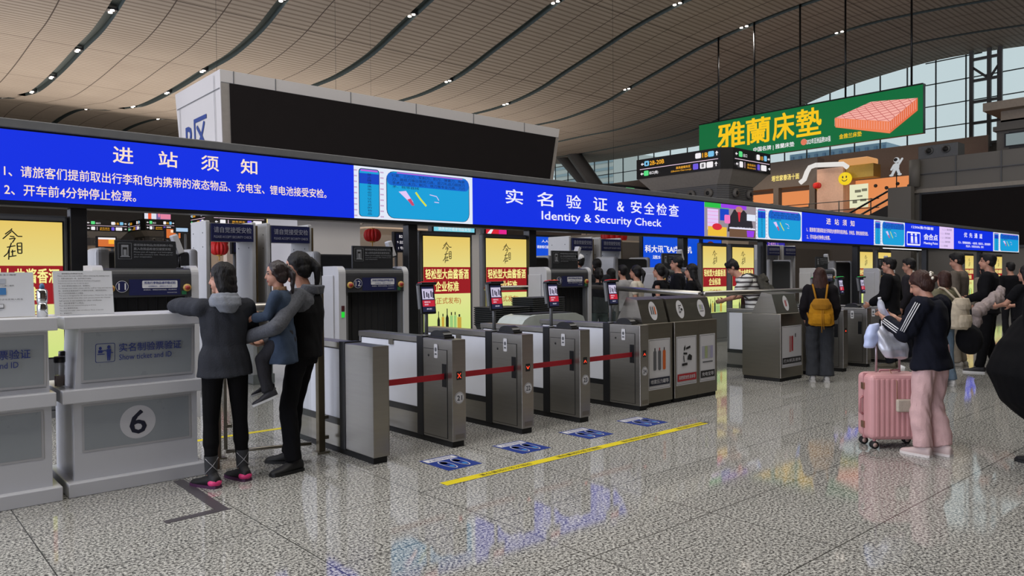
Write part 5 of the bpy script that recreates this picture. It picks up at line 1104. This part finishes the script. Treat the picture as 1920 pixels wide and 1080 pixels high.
def backpack(parent_t,J,F,m,m2,w=.26,h=.36,d=.15,zc_=None,label=None,name='backpack',cat='backpack',drawstr=False):
    """a backpack worn by a person: its own thing, placed in the wearer's frame"""
    hx,hy,hz,hc,q,sx,sy,sp,g=F
    t=thing(name,label,cat,parent_t.location,parent_t.rotation_euler[2]); c=(zc_ or mixc(J['waist'],J['chest'],.55))-sy*(.135*g+d*.55)
    R=Matrix((sx,sy,sp)).transposed()
    b=MB(); b.loft([(c-sp*h*.5,sx,sy,w*.42,d*.40),(c-sp*h*.42,sx,sy,w*.52,d*.5),(c,sx,sy,w*.5,d*.52),(c+sp*h*.32,sx,sy,w*.42,d*.46),(c+sp*h*.5,sx,sy,w*.26,d*.30)],m,20)
    link(remesh(b,.009,4,.004,16,1),'bag_body',t,[m])
    b=MB(); e=c-sy*d*.45-sp*h*.22; b.loft([(e-sp*h*.2,sx,sy,w*.36,d*.22),(e,sx,sy,w*.40,d*.30),(e+sp*h*.2,sx,sy,w*.34,d*.2)],m,16); link(remesh(b,.008,3,.003,18),'front_pocket',t,[m])
    b=MB(); e=c+sp*h*.36-sy*d*.2; b.loft([(e-sp*.09,sx,sy,w*.36,d*.42),(e-sp*.02,sx,sy,w*.42,d*.45),(e+sp*.06,sx,sy,w*.30,d*.32)],m2,16); link(remesh(b,.008,3,.003,18),'flap',t,[m2])
    for s_ in (-1,1):
        sh=J['sR'] if s_>0 else J['sL']; tp=mixc(J['neck'],sh,.62)+sp*.055*g
        b=MB(); b.tube([c+sp*h*.42+sx*s_*w*.18,tp-sy*.07*g-sp*.0,tp+sp*.012,tp+sy*.09*g-sp*.07*g,J['chest']+sx*s_*.15*g+sy*.15*g-sp*.05,J['waist']+sx*s_*.19*g+sy*.03*g,c-sp*h*.4+sx*s_*w*.40],.014,m2,8,True,1.0); b.build('shoulder_strap',t)
    if drawstr:
        b=MB(); b.tube([c+sp*h*.1-sy*d*.62,c-sp*h*.3-sy*d*.80,c-sp*h*.72-sy*d*.72],.006,m2,6); b.tube([c+sp*h*.1-sy*d*.62+sx*.02,c-sp*h*.3-sy*d*.80+sx*.02,c-sp*h*.60-sy*d*.74+sx*.03],.006,m2,6); b.build('drawstring',t)
    return t
def S_(p,h): return [c*1.70/h for c in p]
# --- helpers to convert a world point to the local, unscaled frame of a person
def loc(x,y,face,h,wx,wy,wz,z0=0):
    a=math.radians(face-90); dx,dy=wx-x,wy-y; c,s=math.cos(-a),math.sin(-a); k=1.70/h
    return V(((dx*c-dy*s)*k,(dx*s+dy*c)*k,(wz-z0)*k))
# ---- 1 woman in grey hoodie leaning on counter 6
hood=fabric('hoodie_grey',(50,52,58)); hood_in=fabric('hood_lining',(120,124,132)); blk=fabric('leggings_black',(12,12,14),.08,.1)
x,y,f,h=2.11,5.67,FD(415,12),1.65; Lc=lambda wx,wy,wz:loc(x,y,f,h,wx,wy,wz)
t,J,F=person('woman in a charcoal hoodie and black leggings leaning on counter 6, pink-heeled shoes',x,y,f,h,hood,blk,'bob',hair_black,
  dict(sL=(-.165,0,1.375),sR=(.165,0,1.375),eL=Lc(1.87,6.04,1.345),wL=Lc(2.02,6.24,1.345),dL=V((.9,.35,0)),pL=V((0,0,-1)),eR=(.235,.08,1.17),wR=(.12,.30,1.29),dR=V((-.6,.6,.3)),pR=V((-.3,0,-.9)),head=(-.005,.05,1.60),neck=(0,0,1.44),
       hL=(-.09,0,.89),hR=(.09,0,.89),aL=(-.125,-.06,.085),aR=(.125,.02,.085),kL=(-.11,0,.48),kR=(.115,.03,.48),fL=V((-.5,.85,0)),fR=V((-.35,.9,0))),
  (18,18,20),mat('plum_sole',(70,28,66),rough=.5,noise_amt=0),lean=3,hyaw=48,hpitch=-6,vox=.009,fem=True,leg='leggings',tlen=.84,bulk=1.2,fold=.006)
hx,hy,hz,hc,q,sx,sy,sp,g=F
b=MB(); n_=J['neck']; b.loft([(n_-sy*.03-sp*.055,sx,sy,.125,.105),(n_-sy*.035-sp*.01,sx,sy,.115,.098),(n_-sy*.04+sp*.045,sx,sy,.092,.085)],hood,18); b.loft([(n_-sy*.125-sp*.10,sx,sy,.055,.03),(n_-sy*.12-sp*.04,sx,sy,.10,.05),(n_-sy*.085+sp*.02,sx,sy,.11,.06)],hood,16)
link(remesh(b,.009,4,.004,14),'hood',t,[hood_in])
pk=mat('pink_heel',(226,60,126),rough=.45,noise_amt=0); w_l=mat('sock_lines',(150,150,154),noise_amt=0)
for sd in 'LR':
    a=J['a'+sd]; f_=J['f'+sd].normalized(); b=MB(); b.ball(a-f_*.036*g-UZ*.046*g,(.052*g,.052*g,.036*g),pk); b.build('heel_patch',t)
    b=MB(); b.tube([a+UZ*.02,a+UZ*.155],[.044,.05],mat('patterned_sock',(46,47,50),rough=.8,noise_amt=.2,scale=30),14,False); 
    for s_ in (-1,1): b.tube([a+V((-.047*s_,-.026,.03)),a+V((0,-.052,.085)),a+V((.047*s_,-.026,.14))],.0028,w_l,5)
    b.build('sock',t)
# ---- 2 adult with black vest carrying a child
vest=fabric('vest_black',(14,14,16),.1,.2); slv=fabric('sleeve_heather',(84,86,92),.2,.4,60); blk2=fabric('trousers_black',(14,14,17),.1,.2)
x,y,f,h=2.76,5.72,FD(565,70),1.73
t,J,F=person('adult in a black vest and grey sleeves, holding a child beside the leftmost gate',x,y,f,h,slv,blk2,'ponytail',hair_black,
  dict(hL=(-.09,0,.92),hR=(.09,0,.92),kL=(-.12,.08,.50),aL=(-.16,.02,.085),kR=(.10,.10,.50),aR=(.12,.16,.085),eL=(-.46,.03,1.16),wL=(-.37,.32,1.06),dL=V((.45,.85,-.1)),pL=V((1,-.3,0)),eR=(.20,.14,1.10),wR=(-.02,.34,1.00),dR=V((-.95,.3,.05)),pR=V((-.1,-.2,1)),head=(0,.03,1.61),fL=V((-.75,.55,0)),fR=V((.0,1,0))),
  (16,16,18),None,lean=-3,hyaw=10,hpitch=-6,vox=.009,leg='sweat',tlen=.9,bulk=1.15,wide=.82)
hx,hy,hz,hc,q,sx,sy,sp,g=F
b=MB(); lo=J['hipc']-UZ*.03*g; b.loft([(lo,sx,sy,.202*g,.158*g),(J['hipc']+UZ*.05*g,sx,sy,.200*g,.156*g),(J['waist'],sx,sy,.190*g,.15*g),(J['chest'],sx,sy,.205*g,.155*g),(mixc(J['chest'],J['neck'],.6),sx,sy,.15*g,.128*g),(J['neck']-sp*.01,sx,sy,.085*g,.085*g)],vest,24); link(remesh(b,.010,4,.004,8),'vest',t,[vest])
b=MB(); b.loft([(J['neck']-sp*.04-sy*.03,sx,sy,.115,.10),(J['neck']+sp*.03-sy*.05,sx,sy,.10,.09)],slv,16); link(remesh(b,.009,4,.004,14),'hood',t,[slv])
ADULT=(x,y,f)
# the child
den=fabric('denim_vest',(56,68,86),.15,.3); ch_h=.98; zc0=.86
a=math.radians(ADULT[2]); fx,fy=math.cos(a),math.sin(a); rx,ry=fy,-fx
cx_,cy_=ADULT[0]+fx*.04-rx*.30,ADULT[1]+fy*.04-ry*.30
t,J,F=person('small child in a denim vest with pigtail, carried on the adult arm',cx_,cy_,FD(545,72),1.22,den,fabric('child_trousers',(44,44,48)),'ponytail',mat('hair_dark_brown',(34,22,22),rough=.45,noise_amt=.2,scale=30,bump=.5,bscale=120,stretch=(1,1,.12)),
  dict(hipc=(0,0,.72),hL=(-.09,.02,.70),hR=(.09,.02,.70),waist=(0,.02,.88),chest=(0,.03,1.06),neck=(0,.03,1.24),head=(0,.07,1.42),sL=(-.16,.03,1.18),sR=(.16,.03,1.18),eL=(-.20,.10,.98),wL=(-.16,.27,.95),eR=(.20,.10,.98),wR=(.16,.27,.95),
       kL=(-.12,.20,.50),aL=(-.14,.12,.16),kR=(.14,.24,.52),aR=(.13,.24,.20),fL=V((-.3,.85,-.35)),fR=V((.1,.9,-.3))),
  (34,34,40),mat('white_sole',(200,200,200),noise_amt=0),hyaw=14,hpitch=-6,vox=.009,fem=True,leg='pants',tlen=.66,hs=1.12,bulk=1.15,child=True,z=.565,fold=.006)
hx,hy,hz,hc,q,sx,sy,sp,g=F
b=MB(); b.loft([(J['neck']-sp*.02,sx,sy,.06,.055),(J['neck']+sp*.03,sx,sy,.05,.05)],mat('leopard_collar',(120,88,60),rough=.8,noise_amt=.5,scale=60),14); b.build('collar',t)
b=MB(); c=J['chest']-sy*.105*1.0
for k in range(14): a=k*.9; b.ball(c+sx*(.05*math.cos(a))+sp*(.035*math.sin(a*1.3)-.02)-sy*.008,(.006,.006,.006),ink_white,None,6,4)
b.build('sequin_patch',t)
# ---- 3 woman in pink trousers with phone
navy=fabric('track_jacket_navy',(20,22,32),.1,.25); pinkf=fabric('pink_cotton',(206,170,168),.05,.3); 
x,y,f,h=6.86,2.38,FD(1735,62),1.57
t,J,F=person('woman in a navy striped track jacket and pale pink trousers, looking at her phone',x,y,f,h,navy,pinkf,'bun',hair_brown,
  dict(head=(.0,.10,1.575),neck=(0,.02,1.44),eL=(-.26,.10,1.13),wL=(-.12,.36,1.235),dL=V((.3,.8,.45)),pL=V((.6,-.4,.6)),eR=(.27,.07,1.12),wR=(.10,.37,1.23),dR=V((-.3,.8,.45)),pR=V((-.6,-.4,.6)),kL=(-.09,.05,.49),kR=(.09,.03,.49),aL=(-.09,.03,.085),aR=(.09,-.06,.085),fL=V((0,1,0)),fR=V((.05,1,0))),
  (196,176,172),mat('cream_sole',(216,208,204),noise_amt=0),lean=2,hyaw=12,hpitch=-26,vox=.009,fem=True,leg='sweat',tlen=.80,bulk=1.5,wide=1.0,fold=.010)
hx,hy,hz,hc,q,sx,sy,sp,g=F
def stripes(a,b_,off,r0,r1,n=3,name='sleeve_stripe',wd=.006,gap=.017):
    bb=MB(); ax=(b_-a).normalized(); o=(off-ax*off.dot(ax)).normalized(); sd=ax.cross(o)
    for k in range(n):
        an=(k-(n-1)/2)*gap/((r0+r1)/2); d=o*math.cos(an)+sd*math.sin(an); bb.tube([a+d*r0,mixc(a,b_,.5)+d*((r0+r1)/2+.004),b_+d*r1],[wd]*3,ink_white,6,True,.7)
    bb.build(name,t)
stripes(J['sL'],J['eL'],V((-1,-.25,.4)),.098*g,.086*g); stripes(J['eL'],mixc(J['eL'],J['wL'],.80),V((-.9,-.5,-.1)),.084*g,.075*g)
b=MB(); pc=hc-hy*.105*q+hz*.02*q
for k in range(7): a=k*2*PI/7; b.ball(pc+hx*.036*math.cos(a)+hz*.036*math.sin(a)-hy*.02,(.014,.012,.014),mat('claw_cream',(214,206,190),rough=.4,noise_amt=0),None,8,6)
b.build('hair_claw',t)
b=MB(); b.loft([(J['neck']-sp*.03,sx,sy,.085,.078),(J['neck']+sp*.015,sx,sy,.075,.068)],navy,16); b.build('collar',t)
pw=t.matrix_basis
def W(v): return pw@V(v)
# phone and bottle held
M=Matrix.Translation(t.location)@Matrix.Rotation(math.radians(f-90),4,'Z')
ph=thing('phone','smartphone in a pale case held up by the woman in pink trousers','phone',(0,0,0)); ph.matrix_basis=M@Matrix.Translation(V((-.01,.44,1.31))*h/1.7)@Matrix.Rotation(math.radians(-35),4,'X'); b=MB(); b.box(-.037,.037,-.004,.004,-.07,.08,mat('phone_case',(176,176,196),rough=.3,noise_amt=0),.003); b.build('case',ph); b=MB(); b.box(-.034,.034,-.0055,-.004,-.066,.076,glow('phone_screen',(120,116,140))); b.build('screen',ph)
bt=thing('water_bottle','small clear plastic water bottle held with the phone','bottle',(0,0,0)); bt.matrix_basis=M@Matrix.Translation(V((-.07,.42,1.27))*h/1.7)@Matrix.Rotation(math.radians(-12),4,'X'); b=MB(); b.lathe([(.02,0),(.03,.01),(.03,.1),(.026,.12),(.012,.15)],(0,0,0),mat('clear_plastic',(220,224,236),rough=.08,alpha=.45,noise_amt=0)); b.build('bottle_body',bt); b=MB(); b.lathe([(.014,.15),(.014,.17)],(0,0,0),ink_white); b.build('cap',bt)
# ---- suitcase
pk_s=mat('suitcase_pink',(206,152,152),rough=.42,noise_amt=.03,scale=5); pk_d=mat('suitcase_trim',(176,122,124),rough=.35,noise_amt=0)
st=thing('suitcase','pink ribbed hard-shell suitcase with four wheels beside the woman in pink trousers','suitcase',(6.98,2.76,0),math.radians(-41.5))
w2,d2,hh=.245,.135,.66; b=MB(); b.box(-w2,w2,-d2,d2,.075,hh,pk_s,.05,None,4)
for k in range(9):
    xx=-w2+.065+k*(2*w2-.13)/8; b.box(xx-.014,xx+.014,-d2-.005,-d2+.02,.11,hh-.04,pk_s,.006); b.box(xx-.014,xx+.014,d2-.02,d2+.005,.11,hh-.04,pk_s,.006)
b.build('shell',st)
b=MB(); b.box(-w2-.003,w2+.003,-.013,.013,.072,hh+.003,pk_d,.01); b.build('frame_rim',st)
for z in (.20,.545): b=MB(); b.box(-w2-.014,-w2+.004,-.03,.022,z-.03,z+.03,mat('latch_gold',(150,116,96),rough=.3,metal=.7),.004); b.build('latch',st)
b=MB(); b.tube([(-w2-.004,.0,.29),(-w2-.03,0,.31),(-w2-.03,0,.43),(-w2-.004,0,.45)],.012,pk_d,8); b.build('side_handle',st)
b=MB(); b.tube([(-.09,.02,hh),(-.09,.02,hh+.02),(.09,.02,hh+.02),(.09,.02,hh)],.010,pk_d,8); b.build('top_handle',st)
b=MB(); b.tube([(-.105,.05,.60),(-.105,.05,1.02),(.105,.05,1.02),(.105,.05,.60)],.011,mat('handle_alloy',(178,166,170),rough=.3,metal=.7),8); b.build('telescopic_handle',st)
for sx_ in (-1,1):
    for sy_ in (-1,1):
        b=MB(); c=V((sx_*(w2-.05),sy_*(d2-.035),.034))
        for o_ in (-.014,.014): b.cyl(c+V((-.002,o_-.008,0)),c+V((-.002,o_+.008,0)),.034,rubber,18); b.cyl(c+V((-.002,o_-.009,0)),c+V((-.002,o_+.009,0)),.02,mat('wheel_hub',(176,150,140),noise_amt=0),14)
        b.cyl(c+V((0,0,.0)),c+V((0,0,.055)),.014,pk_d,8); b.build('wheel',st)
t2=thing('clutch_bag','beige quilted clutch hanging on the face of the pink suitcase','bag',(6.98,2.76,0),math.radians(-41.5)); cb_=fabric('beige_quilt',(186,176,160),.06,.4,30); b=MB(); b.box(-.03,.24,-d2-.05,-d2-.008,.335,.445,cb_,.012,None,3); b.build('bag_body',t2); b=MB(); b.tube([(-.02,-d2-.02,.44),(-.02,-d2-.012,.60),(-.02,-.02,.685),(.02,-.01,.69)],.004,mat('strap_tan',(150,110,84)),6); b.build('strap',t2)
silv=mat('silver_film',(196,198,208),rough=.35,metal=.25,noise_amt=.1,scale=12,bump=.6,bscale=12)
t3=thing('shopping_bag','crumpled silver insulated bag hung over the suitcase handle','bag',(6.98,2.76,0),math.radians(-41.5)); b=MB()
b.loft([(V((.03,-.03,.80)),UX,UY,.10,.05),(V((.01,-.03,.87)),UX,UY,.13,.07),(V((-.01,-.02,1.0)),UX,UY,.12,.06),(V((-.02,-.0,1.08)),UX,UY,.10,.03)],silv,16); link(remesh(b,.010,2,.022,9,2),'bag_body',t3,[silv]); b=MB(); b.tube([(-.08,0,1.08),(-.06,.04,1.12),(.02,.04,1.12),(.05,0,1.08)],.006,ink_white,6); b.build('handle',t3)
t3=thing('paper_bag','pale blue and white bag hung at the left of the silver bag','bag',(6.98,2.76,0),math.radians(-41.5)); b=MB(); b.loft([(V((-.19,-.0,.90)),UX,UY,.035,.03),(V((-.17,0,.98)),UX,UY,.06,.04),(V((-.15,0,1.10)),UX,UY,.05,.025)],ink_white,12); link(remesh(b,.009,1,.014,10,5),'bag_body',t3,[mat('pale_blue_film',(184,196,230),rough=.35,noise_amt=.1)])
b=MB(); b.tube([(-.15,0,1.09),(-.11,.03,1.06)],.005,ink_white,6); b.build('handle',t3)
# ---- 4 woman with mustard backpack
dk=fabric('cardigan_black',(22,19,22)); gr=fabric('trousers_charcoal',(52,54,58),.1,.3); mus=fabric('mustard_canvas',(172,120,26),.1,.3,20); mus2=fabric('mustard_strap',(150,104,30),.1,.2)
t,J,F=person('long-haired woman wearing a mustard backpack and wide charcoal trousers, seen from behind',10.47,5.12,FD(1530,4),1.62,dk,gr,'mid',hair_brown,dict(eL=(-.225,-.02,1.12),wL=(-.20,.12,.94),eR=(.225,-.02,1.12),wR=(.20,.12,.94)),(178,176,172),None,hyaw=5,vox=.012,fem=True,leg='wide',tlen=.84,bulk=1.35,fold=.008,wide=1.0)
backpack(t,J,F,mus,mus2,.33,.38,.17,J['waist']-UZ*.015,'mustard yellow drawstring backpack worn on her back','backpack','backpack',True)
# ---- 5 young traveller in striped shirt
def stripe_mat():
    m=mat('striped_cotton',(204,204,200),rough=.85,noise_amt=0); nt=m.node_tree;N=nt.nodes;L=nt.links; w_=N.new('ShaderNodeTexWave'); w_.bands_direction='Z'; w_.inputs['Scale'].default_value=4.2; w_.inputs['Distortion'].default_value=1.2
    tc=N.new('ShaderNodeTexCoord'); L.new(tc.outputs['Object'],w_.inputs['Vector']); cr=N.new('ShaderNodeValToRGB'); e=cr.color_ramp.elements; e[0].position=.28;e[0].color=(*lin((70,64,66)),1);e[1].position=.36;e[1].color=(*lin((206,206,202)),1); L.new(w_.outputs['Fac'],cr.inputs[0]); L.new(cr.outputs[0],N['Principled BSDF'].inputs['Base Color']); return m
camo=fabric('camo_fabric',(66,64,58),.5,.3,12)
t,J,F=person('young traveller in a white striped shirt stooping behind the lone steel bin',11.52,6.78,FD(1440,80),1.80,stripe_mat(),fabric('trousers_dark',(30,30,34)),'messy',hair_black,dict(head=(0,.34,1.575),neck=(0,.23,1.43),eR=(.28,.28,1.10),wR=(.14,.50,1.04),eL=(-.28,.28,1.10),wL=(-.14,.50,1.04)),(30,30,34),None,lean=10,hyaw=5,hpitch=-32,vox=.013,bulk=1.4,sleeve='short',tlen=.86)
backpack(t,J,F,camo,camo,.30,.42,.17,None,'camouflage grey backpack on the stooping traveller','backpack','backpack')
# ---- 6 man in black jacket and woman with white hood strap
bj=fabric('jacket_black',(17,17,20),.1,.2); dkp=fabric('trousers_navy',(24,26,34))
person('heavy man in a black jacket with hand near the gate, facing left',12.75,5.05,FD(1660,75),1.79,bj,dkp,'short',hair_black,dict(eR=(.27,-.04,1.10),wR=(.22,.16,.90),eL=(-.25,.02,1.12),wL=(-.18,.24,1.0)),(86,80,66),None,hyaw=5,hpitch=-4,vox=.013,bulk=1.5,tlen=.84,wide=1.05)
wv=fabric('cream_cloth',(198,190,176))
t,J,F=person('person with a cream scarf strap standing right behind the man in the black jacket',13.9,5.17,FD(1700,70),1.79,fabric('top_dark',(40,38,42)),dkp,'short',hair_black,None,(40,40,44),None,hyaw=10,hpitch=-10,vox=.014,fem=True,bulk=1.2)
hx,hy,hz,hc,q,sx,sy,sp,g=F
b=MB(); b.tube([J['neck']+sp*.05-sx*.02,J['sR']+sp*.06-sx*.05-sy*.06,J['sR']-sp*.20-sy*.10,J['waist']+sx*.17-sy*.12],[.05,.045,.035,.03],wv,10); tag(b.build('scarf_strap',t),'','') if False else b.build('cream_strap',t)
# ---- 7 woman in jeans with beige backpack (behind the pink-trouser woman)
jn=fabric('jeans_blue',(104,122,138),.12,.2); ol=fabric('top_olive',(104,100,80))
t,J,F=person('brown-haired person in pale jeans half hidden behind the woman in pink trousers',11.25,3.74,FD(1770,50),1.56,ol,jn,'bob',hair_brown,None,(206,204,200),None,hyaw=0,vox=.013,fem=True,leg='wide',bulk=1.2,wide=.8)
bei=fabric('beige_canvas',(176,164,144),.12,.4); backpack(t,J,F,bei,bei,.28,.42,.2,J['waist']+UZ*.02,'crumpled beige backpack with straps, behind the navy track jacket','backpack','backpack')
# ---- 8 tall man in olive grey tee
person('tall man in a taupe sweatshirt facing left in the right-hand queue',13.55,4.30,FD(1785,72),1.86,fabric('taupe_knit',(92,84,76)),fabric('trousers_beige',(120,112,100)),'short',hair_black,dict(eR=(.25,.05,1.12),wR=(.2,.26,1.02)),(120,116,108),None,hyaw=0,hpitch=-14,vox=.014,bulk=1.25,tlen=.86)
t=thing('shoulder_bag','round black bag hanging low beside the pale jeans in the queue','bag',(11.48,3.50,.48)); b=MB(); b.ball((0,0,.16),(.17,.17,.21),bj); link(remesh(b,.014,3,.006,8),'bag_body',t,[bj]); b=MB(); b.tube([(-.1,0,.33),(-.04,0,.62),(.04,0,.62),(.1,0,.33)],.01,black,6); b.build('strap',t)
# ---- 9 man in black jacket, profile
t,J,F=person('man in a black jacket and black trousers in profile, holding coats over his arm',13.2,3.76,FD(1850,82),1.83,bj,blk2,'short',hair_black,dict(eR=(.26,.02,1.13),wR=(.16,.24,1.06),eL=(-.25,.02,1.13),wL=(-.10,.26,1.05),aL=(-.11,.10,.085),aR=(.11,-.08,.085)),(20,20,24),mat('white_sole',(200,200,200)),hyaw=6,hpitch=2,vox=.013,bulk=1.35,tlen=.86,wide=1.05)
coat=fabric('coat_pinkgrey',(150,138,136),.15,.5); t=thing('folded_coat','greyish pink coat bundle carried between the two queueing people at right','coat',(12.6,3.55,1.0)); b=MB(); b.caps_((-.32,.1,-.02),(.12,-.02,.16),.09,.10,coat); b.caps_((-.3,.1,-.05),(-.35,.1,-.22),.08,.05,coat); b.caps_((.05,0,.1),(.2,-.05,.28),.09,.07,coat); link(remesh(b,.012,3,.02,9,4),'cloth',t,[coat])
# ---- 10 woman with long black hair and dark skirt
person('long-haired woman in a black top and long dark skirt at the right edge',12.15,3.0,FD(1905,55),1.63,fabric('tee_black',(16,16,19)),fabric('skirt_green_black',(30,36,36)),'long',hair_black,dict(eR=(.24,.10,1.16),wR=(.16,.34,1.12),dR=V((0,1,.1)),eL=(-.24,.14,1.16),wL=(-.12,.36,1.12)),(150,120,104),None,hyaw=10,vox=.013,fem=True,sleeve='short',leg='skirt',tlen=.95,bulk=1.1,wide=1.0)
# ---- 11 person in a long black coat at the frame edge
t,J,F=person('person in a bulky long black coat cut off by the right edge of the photo',7.22,1.66,FD(1955,60),1.62,fabric('coat_black',(9,9,11),.05,.15),fabric('coat_skirt_black',(8,9,10),.05,.15),'short',hair_black,None,(14,14,16),None,vox=.014,fem=True,leg='pants',bulk=1.3,tlen=.8)
b=MB(); b.loft([(V((0,0,.34)),UX,UY,.12,.12),(V((0,0,.50)),UX,UY,.32,.30),(V((0,0,.74)),UX,UY,.42,.40),(V((0,0,1.0)),UX,UY,.32,.30),(V((0,0,1.2)),UX,UY,.18,.15)],bj,24); link(remesh(b,.016,5,.008,5),'bulky_bag',t,[MATS['coat_black']])
# ---- queue behind the handrail
Q=[(10.33,9.75,FD(1096,78),1.93,(120,120,126),'short','staff member with a white cap beside baggage scanner 13',dict(hat=('cap',ink_white))),
   (10.95,9.85,FD(1118,8),1.86,(34,36,40),'short','tallest dark head at the left of the queue by the first detector',{}),
   (10.55,9.45,FD(1122,12),1.68,(30,31,36),'ponytail','woman in a black tee with hair down her back in the queue',dict(fem=True,sleeve='short')),
   (11.25,9.75,FD(1145,60),1.67,(60,40,46),'bob','short-bobbed woman in the queue left of the red-lit terminal',dict(fem=True)),
   (10.95,9.2,FD(1163,40),1.73,(150,148,148),'short','person with cropped black hair directly above the terminal of gate 24',{}),
   (10.49,8.5,FD(1193,75),1.71,(196,188,172),'ponytail','woman in a cream tee with a ponytail in the queue',dict(fem=True,sleeve='short')),
   (10.51,8.0,FD(1237,72),1.73,(18,18,22),'ponytail','woman in a sleeveless black top in the queue',dict(fem=True,sleeve='none')),
   (11.33,8.22,FD(1268,85),1.87,(22,22,27),'short','tall man in a dark jacket facing left in the queue',{}),
   (10.74,7.5,FD(1297,80),1.72,(14,14,17),'long','woman in black with long loose hair resting by the handrail',dict(fem=True)),
   (12.1,7.15,FD(1383,20),1.53,(52,34,30),'long','small woman with long reddish hair in a dark coat behind the handrail',dict(fem=True,hairm=mat('hair_auburn',(88,42,32),rough=.4,noise_amt=.15,scale=30)))]
for i,(x,y,f,h,c,hr,l,kw) in enumerate(Q):
    kw=dict(kw); person(l,x,y,f,h,fabric('queue_top_%d'%i,c),fabric('queue_trousers_%d'%(i%3),((28,28,32),(40,42,50),(70,84,84))[i%3]),hr,kw.pop('hairm',hair_black),None,(50,50,54),None,vox=.016,**kw)
Q2=[(20.8,6.0,FD(1745,70),1.72,(20,24,40),'short','distant man in navy between the man in the taupe sweatshirt and the hair claw',{}),
    (17.0,4.9,FD(1800,40),1.72,(120,112,100),'bob','distant person in a grey beanie right of the tall man in taupe',dict(hat=('beanie',fabric('beanie_grey',(110,104,102))))),
    (19.4,5.1,FD(1835,30),1.76,(16,16,20),'short','distant person with black hair left of the man in the black jacket',{}),
    (16.6,3.9,FD(1885,60),1.66,(150,140,140),'short','distant person in a blue and white cap at right',dict(hat=('cap',mat('cap_ice',(170,178,196),rough=.7)))),
    (8.35,21.3,FD(437,60),1.70,(70,58,50),'short','small distant person in brown leaning by the white wall, seen above the hoodie woman',{})]
for i,(x,y,f,h,c,hr,l,kw) in enumerate(Q2):
    person(l,x,y,f,h,fabric('far_top_%d'%i,c),fabric('queue_trousers_0',(28,28,32)),hr,hair_black,None,(50,50,54),None,vox=.02,**kw)
